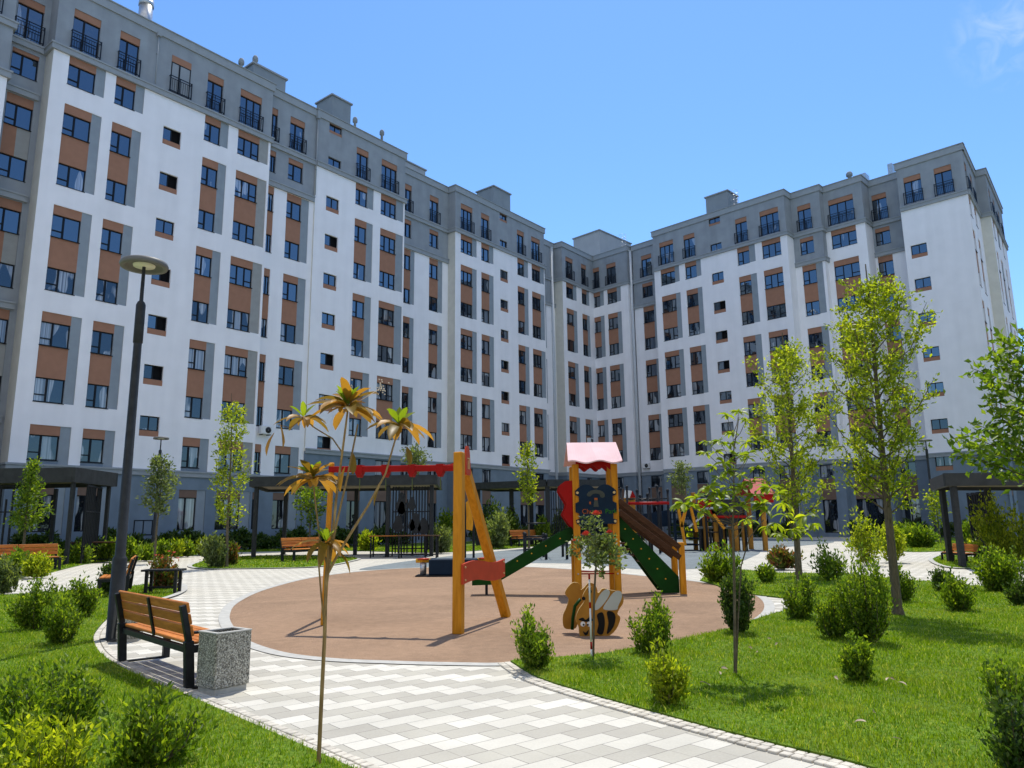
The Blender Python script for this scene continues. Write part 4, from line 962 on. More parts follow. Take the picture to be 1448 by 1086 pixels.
    st=MB(); 
    for k in range(8): t=(k+.5)/8; x=hw+.1+(ramp_x-hw-.2)*t; z=zp-.12-(zp-.2)*t; st.box(x-.09,x+.09,.095,D-.095,z,z+.03)
    st.build('step',M['brownwood'],r)
    z5=hz(768)
    for y in (.0,D-.03):
        for za,zb in ((708,776),(724,790)):
            q=MB(); q.beam((hw+.07,y-.03,hz(za)),(ramp_x-.03,y-.03,hz(zb)),.11,.035,up=(0,1,0),bev=.008); q.build('hand_rail',M['brownwood'],r)
        q=MB(); q.box(ramp_x-.055,ramp_x+.06,y-.045,y+.07,0,hz(768),0,None,.012); q.build('end_post',M['post'],r)
    # under-platform bars
    b=MB(); zb=hz(811)
    b.tube([(-hw,-.02,zb),(hw,-.02,zb)],.013,8); b.tube([(-hw,D,zb),(hw,D,zb)],.013,8); b.build('lower_bar',M['red'],r)
    b=MB(); b.box(-hw+.07,hw-.07,D-.03,D,zp+.02,zp+.5); b.build('rear_panel',M['blue'],r)
tower()
# ------------------------------------------------------------------ bee spring toy
def bee():
    P=G(845,900); r=thing('spring_rocker','bee-shaped spring rocker with pale wings and striped body','spring rocker',P)
    s=(HT((845,900),828))/ .72
    def pz(px,py): a=AT(px,py,P.y); return (a.x-P.x,a.z)
    def poly(l): return [pz(*q) for q in l]
    def rounded(l): return [(v.x,v.y) for v in spline([Vector(pz(*q)) for q in l],True,4)]
    body=rounded([(818,886),(814,875),(818,862),(826,850),(824,842),(832,829),(840,832),(846,838),(852,832),(862,834),(872,836),(880,842),(881,852),(875,862),(873,868),(877,874),(872,888),(862,898),(850,899),(842,898),(830,903),(820,899)])
    a=MB(); a.prism(body,.04,Matrix.Translation((0,-.02,0)),0,1); a.build('body_panel',[M['amber'],M['amberedge']],r)
    back=rounded([(800,892),(798,875),(803,862),(806,850),(801,842),(805,833),(813,826),(822,828),(824,836),(829,833),(836,826),(845,830),(848,842),(838,852),(826,870),(820,885),(815,893)])
    b=MB(); b.prism(back,.04,Matrix.Translation((0,.26,0)),0,1); b.build('rear_panel',[M['amber'],M['amberedge']],r)
    for l in ([(840,861),(843,850),(850,838),(858,833),(862,838),(856,850),(846,861)],[(853,861),(858,850),(868,837),(877,836),(879,844),(874,856),(871,862)]):
        q=MB(); q.prism(rounded(l),.006,Matrix.Translation((0,-.027,0))); q.build('wing',M['wing'],r)
    for l in ([(844,869),(852,866),(855,880),(852,896),(844,894),(846,882)],[(858,865),(866,865),(870,872),(867,886),(858,896),(860,880)]):
        q=MB(); q.prism(rounded(l),.006,Matrix.Translation((0,-.027,0))); q.build('stripe',M['ink'],r)
    fa=MB()
    for cx_ in (824,833):
        fa=MB(); c=pz(cx_,882); fa.tube([(c[0],-.028,c[1]),(c[0],-.02,c[1])],.03,14); fa.build('eye',M['whitepaint'],r)
    fb=MB()
    for cx_ in (825,831): c=pz(cx_,883); fp=MB(); fp.tube([(c[0],-.032,c[1]),(c[0],-.02,c[1])],.012,10); fp.build('pupil',M['ink'],r)
    fb.prism(rounded([(824,892),(828,894),(832,890),(831,896),(827,898)]),.006,Matrix.Translation((0,-.027,0)))
    fb.build('mouth',M['ink'],r); fb=MB()
    fb.prism(rounded([(818,876),(824,873),(828,876),(834,872),(838,877),(829,879)]),.006,Matrix.Translation((0,-.026,0)))
    fb.build('eyebrow',M['ink'],r)
    for q in ((825,846),(834,836)): c=pz(*q); fp=MB(); fp.tube([(c[0],-.03,c[1]),(c[0],-.02,c[1])],.022,12); fp.build('antenna_tip',M['ink'],r)
    g=MB(); g.tube([(pz(822,848)[0],.1,pz(822,848)[1]),(pz(814,858)[0],.1,pz(814,858)[1]),(pz(811,875)[0],.1,pz(811,875)[1]),(pz(810,892)[0],.1,pz(810,892)[1])],.02,8); g.build('grip',M['green'],r)
    c=MB(); c.box(-.12,.15,-.0,.26,.16,.2); c.build('seat',M['amber'],r)
    sp=MB(); sp.tube([(.03+.07*math.cos(a),.12+.07*math.sin(a),.015+a/(8*PI)*.14) for a in np.linspace(0,8*PI,64)],.012,5); sp.box(-.08,.14,.02,.22,.0,.015); sp.build('spring',M['black'],r)
bee()
# ------------------------------------------------------------------ smaller play items
def playbox():
    P=G(606,816); W=(G(642,817)-P).length+.5; h=HT((606,816),791)
    r=thing('play_box','low navy play box with red and yellow knobs behind the swing','play box',P)
    a=MB(); a.box(0,W,0,.6,.05,h,0,None,.02); a.build('panel',M['blue'],r)
    b=MB(); b.box(-.35,W+.35,-.05,.65,.0,.045); b.build('base_plate',M['black'],r)
    for x in (-.18,W+.18):
        c=MB(); c.tube([(x,.3,.05),(x,.3,h*.8)],.09,10); c.build('support',M['zinc'],r); d=MB(); d.tube([(x-.2,.3,h*.9),(x+.2,.3,h*.9)],.06,8); d.build('handle',M['yellow'],r)
        e=MB(); e.lathe([(0,h*.95),(.17,h*.97),(.17,h*1.03),(0,h*1.06)],12,0,(x,.3,0)); e.build('knob',M['redlit'],r)
playbox()
def totem():
    P=G(663,789); h=HT((663,789),700); r=thing('play_post','pair of dark posts holding a carved wooden board, behind the swing','play panel',P)
    for x in (-.16,.2): a=MB(); a.tube([(x,0,0),(x,0,h*.93)],.05,8); a.build('post',M['black'],r)
    b=MB(); b.prism([(-.13,h*.45),(.13,h*.43),(.17,h*.55),(.12,h*.7),(.13,h*.88),(.0,h*.93),(-.14,h*.88),(-.12,h*.65)],.06,Matrix.Translation((.02,-.06,0))); b.build('board',M['post'],r)
totem()
def bars(px0,px1,basey,topy,n,label,name='climbing_bars',red=False,depth=2.0):
    A=G(px0,basey);B=G(px1,basey+.01); h=HT((px0,basey),topy); L=B.x-A.x
    r=thing(name,label,'climbing frame',A)
    for k in range(n):
        for y in (0,depth): 
            a=MB(); x=L*k/(n-1); hh=h*(1-.06*((k*7)%3)); a.tube([(x,y,0),(x,y,hh)],.055,8); a.lathe([(.055,hh),(.08,hh+.02),(.05,hh+.1),(0,hh+.12)],8,0,(x,y,0)); a.build('post',M['black'],r)
    b=MB(); 
    for y in (0,depth): b.tube([(0,y,h*.83),(L,y,h*.83)],.03,6); 
    for k in range(int(L/.35)): b.tube([(k*.35,0,h*.83),(k*.35,depth,h*.83)],.02,6)
    b.build('overhead_ladder',M['black'],r)
    for k in range(3): c=MB(); c.tube([(0,0,.4+k*.5),(L/(n-1),0,.4+k*.5)],.025,6); c.build('rung',M['black'],r)
    if red:
        d=MB(); d.tube([(0,-.2,h*.76),(L,-.2,h*.76)],.07,8); d.build('red_bar',M['red'],r)
bars(890,952,783,690,5,'tall black climbing bars with a red rail right of the play tower',red=True)
bars(1001,1062,780,716,4,'low black and red climbing arches in front of the second play structure',red=True,depth=1.2)
bars(743,803,792,757,3,'low black exercise bars on the gray surface behind the slide',depth=2.5)
def net():
    A=G(956,779); h=HT((956,779),715); r=thing('climbing_stair','navy climbing stair frame on the gray surface','climbing frame',A); L=1.3
    for x in (0,L):
        for y in (0,1.4): a=MB(); a.box(x-.06,x+.06,y-.06,y+.06,0,h); a.build('post',M['blue'],r)
    b=MB()
    for k in range(6): b.box(.06,L-.06,-.05,1.4,.25+k*h/7,.31+k*h/7)
    b.build('step',M['blue'],r)
    c=MB(); c.prism([(-4.0,h*.45),(-3.2,h*.68),(-1.8,h*.8),(0,h*.92),(0,h*.55),(-1.5,h*.5),(-2.5,h*.3)],.06,Matrix.Translation((0,.7,0))); c.build('ramp_panel',M['blue'],r)
    d=MB(); d.tube([(-3.8,-.3,.4),(-3.8,-.3,h*.45),(-3.5,-.3,h*.5),(-2,-.3,h*.5),(-1.6,-.3,h*.42),(-1.4,-.3,.1)],.05,8); d.build('hand_loop',M['zinc'],r)
net()
def tower2():
    A=G(985,780); Yd=A.y; X=lambda px:AT(px,780,Yd).x-A.x; Z=lambda py:HT((985,780),py)
    r=thing('play_structure','second large play structure with orange posts, red panels and round crawl hole','play structure',A)
    for px,top in ((1000,694),(1014,700),(1042,712),(1054,710),(1083,702)):
        for y in (0,2.2): a=MB(); a.box(X(px)-.1,X(px)+.1,y-.1,y+.1,0,Z(top),0,None,.01); a.build('post',M['amber'],r)  # darker amber on the orange posts puts the tree shade into their colour
    a=MB(); a.box(X(990),X(1056),0.1,2.2,Z(748),Z(745)); a.build('platform',M['rubbergray'],r)
    a=MB(); a.prism([(X(988),Z(708)),(X(1000),Z(704)),(X(1018),Z(712)),(X(1019),Z(727)),(X(1004),Z(728)),(X(990),Z(724))],.06,Matrix.Translation((0,-.2,0))); a.build('red_panel',M['red'],r)
    for l in ([(994,697),(1004,697),(1004,707),(994,707)],[(1014,697),(1020,697),(1020,707),(1014,707)],[(973,712),(988,712),(988,728),(980,738),(972,728)],[(1041,711),(1051,711),(1051,738),(1041,738)]):
        b=MB(); b.prism([(X(p),Z(q)) for p,q in l],.05,Matrix.Translation((0,-.14,0))); b.build('navy_panel',M['blue'],r)
    b=MB(); c0=(X(1030),Z(720)); b.prism([(c0[0]+.75*math.cos(t),c0[1]+.75*math.sin(t)) for t in np.linspace(0,2*PI,24)[:-1]],.07,Matrix.Translation((0,-.2,0))); b.build('round_panel',M['dark'],r)
    # peaked red roof over the right tower
    b=MB(); xa,xb=X(1066),X(1100); za,zb=Z(700),Z(676)
    b.add([(xa,-.3,za),(xb,-.3,za),(xb,2.5,za),(xa,2.5,za),(xa+.1,1.1,zb),(xb-.1,1.1,zb)],[(0,1,5,4),(2,3,4,5),(0,4,3),(1,2,5),(3,2,1,0)]); b.box(xa+.1,xb-.1,-.22,-.18,Z(712),za-.01); b.build('roof',M['red'],r)
    for pts in ([(958,712),(966,770)],[(972,712),(962,745)],[(976,714),(983,752)],[(1008,728),(1022,748)]):
        b=MB(); b.beam((X(pts[0][0]),-.5,Z(pts[0][1])),(X(pts[1][0]),-.5,max(0,Z(pts[1][1]))),.14,.12); b.build('brace',M['post'],r)
    b=MB(); b.beam((X(973),-.45,Z(745)),(X(994),-.45,Z(729)),.08,.08); b.build('slide_rail',M['zinc'],r)
    b=MB(); b.tube([(X(988),-.3,Z(706)),(X(1040),-.3,Z(706))],.04,6); b.tube([(X(998),-.3,Z(720)),(X(1022),-.3,Z(718))],.07,6); b.build('grab_rail',M['zinc'],r)
    for px in (991,1006,1022,1040): b=MB(); b.box(X(px)-.05,X(px)+.05,-.05,.05,0,Z(748)); b.build('leg',M['black'],r)
tower2()
def swing2():
    A=G(893,781); r=thing('play_house','small playhouse front with a white and red gable left of the climbing bars','playhouse',A); X=lambda px:AT(px,781,A.y).x-A.x; Z=lambda py:HT((893,781),py)
    b=MB(); b.box(X(887),X(900),-.05,.05,Z(722),Z(704)); b.build('panel',M['amber'],r)
    b=MB(); b.prism([(X(885),Z(704)),(X(902),Z(704)),(X(896),Z(694)),(X(887),Z(693))],.08,Matrix.Translation((0,-.1,0))); b.build('gable',M['whitepaint'],r)
    b=MB(); b.prism([(X(893),Z(704)),(X(902),Z(704)),(X(897),Z(694))],.03,Matrix.Translation((0,-.14,0))); b.build('gable_trim',M['red'],r)
    for px in (888,899): b=MB(); b.box(X(px)-.08,X(px)+.08,0.06,.2,0,Z(704)); b.build('post',M['post'],r)
swing2()
#@@VEG
# ------------------------------------------------------------------ vegetation
def stems(mb,pts,r0,r1,n=5): 
    k=len(pts); mb.tube(pts,[r0+(r1-r0)*i/(k-1) for i in range(k)],n,cap=False)
def shrub(px,by,ty,wpx,tone,label,dens=1.0,form='up',leaf=None,group='shrubs planted on the lawns',flowers=0,name='shrub'):
    P=G(px,by); h=HT((px,by),ty); w=wpx/F*P.y; r=thing(name,label,'shrub',P,0,group)
    near=P.y; L=leaf or max(.040,.0047*near); 
    nt=int((26+34*min(1,w/.8))*(1 if near<16 else .6)*max(1,h/.6)**.5); tw=MB(); PP=[];DD=[]
    tot=int(dens*6200*max(.35,min(2.2,(w*h/.5)))/max(1,(L/.04)**1.25)); per=max(6,tot//nt)
    ph1,ph2,am=random.uniform(0,6),random.uniform(0,6),random.uniform(.12,.34); lx,ly=random.gauss(0,.08)*w,random.gauss(0,.08)*w; gap=random.uniform(0,6)
    for k in range(nt):
        a=random.uniform(0,2*PI); q=math.sqrt(random.random()); sc=1+am*math.sin(2*a+ph1)+am*.6*math.sin(3*a+ph2); rr=q*w/2*random.uniform(.75,1.12)*min(1.15,sc)
        if abs((a-gap+PI)%(2*PI)-PI)<.35 and q>.4 and random.random()<.75: continue
        if form=='up': zt=h*(1.0-.38*q**2)*random.uniform(.72,1.04) if random.random()<.7 else h*random.uniform(.3,.7)
        elif form=='ball': zt=h*(.5+.5*math.sqrt(max(0,1-q*q))*random.uniform(.8,1.02)) if random.random()<.7 else h*random.uniform(.12,.6)
        else: zt=h*random.uniform(.45,1.05)*(1-.3*q)
        zt*=1-.18*am*3*max(0,math.sin(a+ph2)); zt=min(zt,h*1.04); tip=Vector((rr*math.cos(a)+lx*zt/h,rr*math.sin(a)+ly*zt/h,zt)); b=Vector((rr*.15*math.cos(a),rr*.15*math.sin(a),0)); m=b.lerp(tip,.5)+Vector((rr*.22*math.cos(a),rr*.22*math.sin(a),-.02*h))
        if k%3==0: stems(tw,[b,m,b.lerp(tip,.93)],.006,.002,4)
        n=per; t=np.sort(RNG.uniform(.30,1.02,n)) if form!='open' else RNG.uniform(.5,1.02,n)
        t=np.where(RNG.random(n)<.3,RNG.uniform(.12,.5,n),t)
        t=t[:,None]; pos=(1-t)**2*np.array(b)+2*t*(1-t)*np.array(m)+t*t*np.array(tip)
        pos=pos+RNG.normal(size=(n,3))*L*.55; ax=np.array((tip-m).normalized())
        out=norm(RNG.normal(size=(n,3))); d=norm(ax*.9+out*.9+np.array([0,0,.25])); PP.append(pos);DD.append(d)
    PP=np.concatenate(PP);DD=np.concatenate(DD); PP[:,2]=np.maximum(PP[:,2],.04)
    n=len(PP); tw.build('stems',M['bark'],r); leafobj('foliage',PP,DD,L*RNG.uniform(.7,1.4,n),L*RNG.uniform(.38,.6,n),M[tone],r)
    if flowers:
        fl=MB()
        for k in range(flowers):
            a=random.uniform(0,2*PI); q=random.uniform(.3,1); c=Vector((w/2*q*math.cos(a),w/2*q*math.sin(a),h*random.uniform(.7,1.05))); s=max(.02,.0028*near)*random.uniform(.7,1.2)
            for j in range(7):
                b=2*PI*j/7; fl.add([c,c+Vector((s*math.cos(b),s*math.sin(b),s*.5)),c+Vector((s*math.cos(b+.7),s*math.sin(b+.7),s*.8))],[(0,1,2)])
        fl.build('blossoms',M['petal'],r)
    return r
SH=[ # px, base, top, width, tone, form, label
(85,913,838,64,'leaf_mid','up','bushy shrub on the left lawn, front one of three near the lamp post'),
(48,893,808,54,'leaf_mid','up','bushy shrub on the left lawn, left one of three near the lamp post'),
(117,875,812,42,'leaf_mid','up','smaller shrub on the left lawn, right one of three near the lamp post'),
(4,842,785,30,'leaf_gray','open','twiggy shrub cut by the left frame edge beside the path'),
(62,1052,925,165,'leaf_mid','up','broad leafy shrub in the left foreground corner, rear of three'),
(205,1092,972,135,'leaf_mid','up','dark-hearted leafy shrub at the bottom left beside the lawn edge'),
(40,1135,1002,190,'leaf_light','ball','bright yellow-green shrub filling the bottom left corner'),
(153,840,786,34,'leaf_dark','up','small dark shrub just left of the lamp post foot'),
(228,834,780,40,'leaf_red','open','flowering shrub between the lamp post and the path'),
(18,818,776,46,'leaf_mid','up','yellow-green shrub left of the far left bench'),
(62,802,766,36,'leaf_light','open','loose yellow-green shrub behind the far left bench'),
(56,818,780,34,'leaf_light','open','bright small shrub in front of the far left bench'),
(112,798,768,30,'leaf_mid','ball','low shrub under the left pergola rods'),
(150,795,766,26,'leaf_mid','ball','light shrub left of the lamp post base, by the building'),
(182,796,763,32,'leaf_mid','ball','round light shrub just right of the lamp post, by the building'),
(205,794,771,22,'leaf_mid','ball','low shrub left of the slender far lamp'),
(228,790,764,24,'leaf_mid','ball','light shrub right of the slender far lamp'),
(247,789,767,18,'leaf_light','ball','first of three small round shrubs near the young tree'),
(264,788,766,18,'leaf_mid','ball','second of three small round shrubs near the young tree'),
(283,786,763,22,'leaf_light','ball','third of three small round shrubs near the young tree'),
(303,803,757,36,'leaf_gray','ball','gray-green round shrub on the small grass island'),
(326,800,766,20,'leaf_red','open','reddish shrub on the grass island under the young tree'),
(520,779,752,22,'leaf_light','open','small shrub behind the table of the middle pergola'),
(622,783,742,32,'leaf_gray','open','twiggy shrub left of the swing leg on the far lawn'),
(628,770,713,26,'leaf_mid','open','taller shrub behind the swing leg'),
(704,776,722,44,'leaf_gray','ball','round gray-green shrub between swing and distant bench'),
(692,768,698,44,'leaf_dark','open','dark layered shrub behind the swing frame leg'),
(724,771,716,22,'leaf_mid','open','slender shrub left of the distant bench'),
(769,772,728,14,'leaf_mid','up','narrow shrub right of the distant bench'),
(794,770,718,20,'leaf_gray','up','pale shrub beside the red slide guard'),
(755,951,859,60,'leaf_mid','up','dense rounded shrub at the edge of the rubber ground, left of the bee rocker'),
(925,928,838,68,'leaf_mid','up','spreading upright shrub right of the bee rocker'),
(945,1002,908,54,'leaf_light','up','conical shrub standing alone on the lawn near the paving'),
(1046,897,786,56,'leaf_dark','up','tall dark shrub behind the sapling stem'),
(1022,825,770,50,'leaf_mid','up','shrub on the point of the lawn right of the ramp posts'),
(1135,878,813,50,'leaf_mid','ball','round shrub left of the big tree, rear of two'),
(1182,906,826,54,'leaf_mid','up','rounded shrub left of the big tree, front of two'),
(1230,912,772,74,'leaf_mid','up','largest shrub, directly left of the big tree trunk'),
(1218,969,896,46,'leaf_mid','up','small shrub alone in the middle of the right lawn'),
(1277,853,790,32,'leaf_mid','up','narrow shrub behind the big tree trunk'),
(1334,838,800,28,'leaf_dark','open','small dark shrub, left one of a pair by the right path'),
(1356,866,806,48,'leaf_mid','open','vase-shaped shrub, right one of a pair by the right path'),
(1412,838,770,62,'leaf_mid','up','leafy shrub beside the path at the right pergola'),
(1446,858,812,30,'leaf_dark','up','dark shrub cut by the right frame edge'),
(1176,823,762,44,'leaf_mid','open','open shrub behind the round shrub left of the big tree'),
(1108,806,770,52,'leaf_red','open','reddish low shrub at the back of the right lawn'),
(1428,800,690,74,'leaf_light','open','tall bright shrub in front of the right pergola'),
(1425,1010,915,62,'leaf_mid','open','loose shrub at the right frame edge, above the glossy one'),
(1445,1100,975,104,'leaf_dark','ball','glossy dark shrub in the bottom right corner'),
(1226,800,712,52,'leaf_light','open','light wispy shrub behind the big tree, left'),
(1262,796,726,44,'leaf_light','open','light wispy shrub behind the big tree, right'),
(1305,775,742,40,'leaf_mid','ball','distant shrub below the thin lamp'),
(1272,766,738,30,'leaf_mid','open','distant low shrub beyond the right path'),
(1376,776,735,30,'leaf_mid','open','shrub growing behind the right pergola post'),
(1394,792,752,34,'leaf_light','open','bright shrub behind the bench of the right pergola'),
(985,765,742,20,'leaf_light','ball','low shrub behind the second play structure'),
(905,765,735,26,'leaf_light','ball','low light shrub behind the climbing bars'),
(1085,826,790,24,'leaf_mid','open','small shrub at the lawn notch beside the path'),
]
for (px,by,ty,wp,tone,form,lab) in SH:
    shrub(px,by,ty,wp,tone,lab,form=form,dens=.38 if ('wispy' in lab or 'open shrub' in lab or 'loose' in lab) else 1,flowers=6 if lab.startswith('flowering') else 0)
def tree(px,by,ty,cb,wpx,tone,label,trunk_r=.05,lean=(0,0),nb=46,leaves=5200,L=None,prof='col',name='tree',bark='bark',top=None,dens=1,asc=1.1):
    P=G(px,by); h=HT((px,by),ty); zc=HT((px,by),cb); R=wpx/2/F*P.y; r=thing(name,label,'tree',P,0,'young trees planted in the courtyard')
    L=L or max(.05,.0045*P.y); tb=MB(); tx=(AT(top,ty,P.y).x-P.x) if top else 0
    ph=random.uniform(0,6)
    def trunk(t): return Vector((tx*t+.04*h/6*math.sin(t*5+ph)*t,.05*math.sin(t*4+ph)*t,h*t))
    stems(tb,[trunk(i/12) for i in range(13)],trunk_r,trunk_r*.12,9); tb.lathe([(trunk_r*1.5,0),(trunk_r*1.05,.12)],10)
    PP=[];DD=[]; per=leaves//nb
    for k in range(nb):
        t0=zc/h+(1-zc/h)*((k+.5)/nb)**1.0*.97; s=(t0-zc/h)/(1-zc/h)
        if prof=='col': rad=R*(math.sin(PI*min(1,.16+s*.86))**.55)
        elif prof=='round': rad=R*math.sqrt(max(.05,1-(2*s-1)**2))
        else: rad=R*(1.0-s)**.8
        rad*=random.uniform(.45,1.25); az=k*2.4+random.uniform(-.4,.4); b=trunk(max(.02,t0-.06*(1 if prof!='cone' else .3))); 
        out=Vector((math.cos(az),math.sin(az),0)); tip=b+out*rad+Vector((0,0,rad*asc*random.uniform(.7,1.2))); 
        if tip.z>h*1.0: tip.z=h*random.uniform(.93,1.0)
        mid=b.lerp(tip,.55)+out*rad*.12-Vector((0,0,rad*.12)); stems(tb,[b,mid,tip],max(.004,trunk_r*.22*(1-s*.6)),.003,5)
        n=int(per*random.uniform(.6,1.4)*(rad/R+.35)); nsub=4
        subs=[]
        for j in range(nsub):
            tt=random.uniform(.3,1); c=b.lerp(mid,tt*2) if tt<.5 else mid.lerp(tip,tt*2-1); dr=Vector((random.gauss(0,1),random.gauss(0,1),random.gauss(.4,.8))).normalized()*rad*random.uniform(.2,.42); subs.append((c,c+dr)); stems(tb,[c,c+dr],.004,.002,3)
        subs.append((mid,tip)); subs.append((b.lerp(mid,.5),mid))
        for (c,e) in subs:
            m=max(2,n//len(subs)); tt=RNG.uniform(0,1.05,m)[:,None]; pos=np.array(c)*(1-tt)+np.array(e)*tt+RNG.normal(size=(m,3))*L*.7; ax=np.array((e-c).normalized())
            PP.append(pos); DD.append(norm(ax*.7+RNG.normal(size=(m,3))*.6+np.array([0,0,.1])))
    PP=np.concatenate(PP);DD=np.concatenate(DD); n=len(PP)
    tb.build('trunk',M[bark],r); leafobj('crown',PP,DD,L*RNG.uniform(.7,1.35,n),L*RNG.uniform(.4,.65,n),M[tone],r)
    return r
tree(1270,872,372,700,138,'leaf_light','tallest bright green tree on the right lawn, its crown before the white gable',.07,nb=74,leaves=8800,L=.062,top=1222)
tree(1130,815,470,718,112,'leaf_light','second tall tree, its crown just left of the tallest tree',.085,nb=56,leaves=5600,L=.095,top=1108)
tree(320,803,556,735,52,'leaf_light','slender young tree on the small grass island',.06,nb=40,leaves=1900,L=.12,top=328)
tree(218,797,640,722,40,'leaf_gray','small slender tree around the far lamp pole',.05,nb=28,leaves=1400,L=.14)
tree(30,806,648,745,52,'leaf_mid','small conical tree before the left pergola',.06,nb=36,leaves=2600,L=.12,prof='cone',asc=.3)
tree(748,776,618,704,26,'leaf_light','thin young tree above the distant pergola',.07,nb=26,leaves=900,L=.2)
tree(583,786,632,668,30,'leaf_gray','small crown showing above the swing crossbar',.05,nb=20,leaves=700,L=.15,prof='round')
tree(437,790,690,742,44,'leaf_mid','small round tree behind the golden big-leaved sapling',.05,nb=24,leaves=1100,L=.14,prof='round')
tree(968,767,650,694,24,'leaf_gray','pale thin tree behind the climbing bars',.06,nb=20,leaves=700,L=.2)
tree(1330,768,690,740,26,'leaf_light','small leafy tree left of the right pergola',.05,nb=20,leaves=700,L=.17,prof='round')
# dark broad-leaved tree at the right edge
P=(7.4,9.6,0)
def righttree():
    r=thing('broadleaf_tree','dark large-leaved tree reaching in from the right frame edge','tree',P); tb=MB(); h=3.6
    stems(tb,[(0,0,0),(-.05,.05,1.2),(-.1,0,2.4),(-.15,.05,h)],.06,.02,8); PP=[];DD=[]
    tips=[]
    for px,py in ((1365,614),(1380,600),(1350,622),(1392,560),(1372,520),(1400,500),(1410,478),(1440,470),(1400,660),(1375,645),(1420,640),(1440,600),(1430,540),(1455,520),(1470,560),(1460,640),(1440,660),(1410,590),(1390,610),(1425,575),(1480,500),(1500,600),(1500,470),(1415,520),(1445,565),(1405,625),(1432,615),(1390,540),(1356,640),(1430,500)):
        q=AT(px,py,P[1]+random.uniform(-.5,.5)); tips.append(q-Vector(P))
    for tpt in tips:
        z0=max(1.0,tpt.z-.7); b=Vector((-.1,.03,z0)); m=b.lerp(tpt,.5)+Vector((0,0,.05)); stems(tb,[b,m,tpt],.012,.004,5)
        n=46; tt=RNG.uniform(.45,1.02,n)[:,None]; pos=np.array(m)*(1-tt)+np.array(tpt)*tt+RNG.normal(size=(n,3))*.06; PP.append(pos); DD.append(norm(np.array((tpt-m).normalized())*.4+RNG.normal(size=(n,3))*.7+np.array([0,0,-.1])))
    PP=np.concatenate(PP);DD=np.concatenate(DD);n=len(PP); tb.build('trunk',M['bark'],r); leafobj('crown',PP,DD,.11*RNG.uniform(.7,1.3,n),.055*RNG.uniform(.8,1.3,n),M['leaf_mid'],r)
righttree()
# curved large leaf: strip of quads with fold and droop
def bigleaf(mb,b,d,L,W,droop=.5,n=6,mi=0,twist=0.0):
    b=Vector(b); d=Vector(d).normalized(); s=d.cross(Vector((0,0,1))); 
    if s.length<.1: s=Vector((1,0,0))
    s.normalize(); s=(Matrix.Rotation(twist,3,d)@s); up=s.cross(d); p=b.copy(); o=len(mb.v); dd=d.copy(); st=L/n
    for i in range(n+1):
        t=i/n; w=W*(math.sin(PI*min(1,t*.93+.05))**.8)*(.65+.5*t) if t<1 else .004
        w*=(1+.12*random.uniform(-1,1)); lift=w*.22
        mb.v.append(tuple(p-s*w/2+up*lift)); mb.v.append(tuple(p)); mb.v.append(tuple(p+s*w/2+up*lift))
        dd=(dd-Vector((0,0,droop*st/L*1.3))).normalized(); up=s.cross(dd).normalized(); p=p+dd*st
    for i in range(n):
        a=o+i*3
        for q in ((a,a+1,a+4,a+3),(a+1,a+2,a+5,a+4)): mb.f.append(q); mb.m.append(mi); mb.sm.append(True)
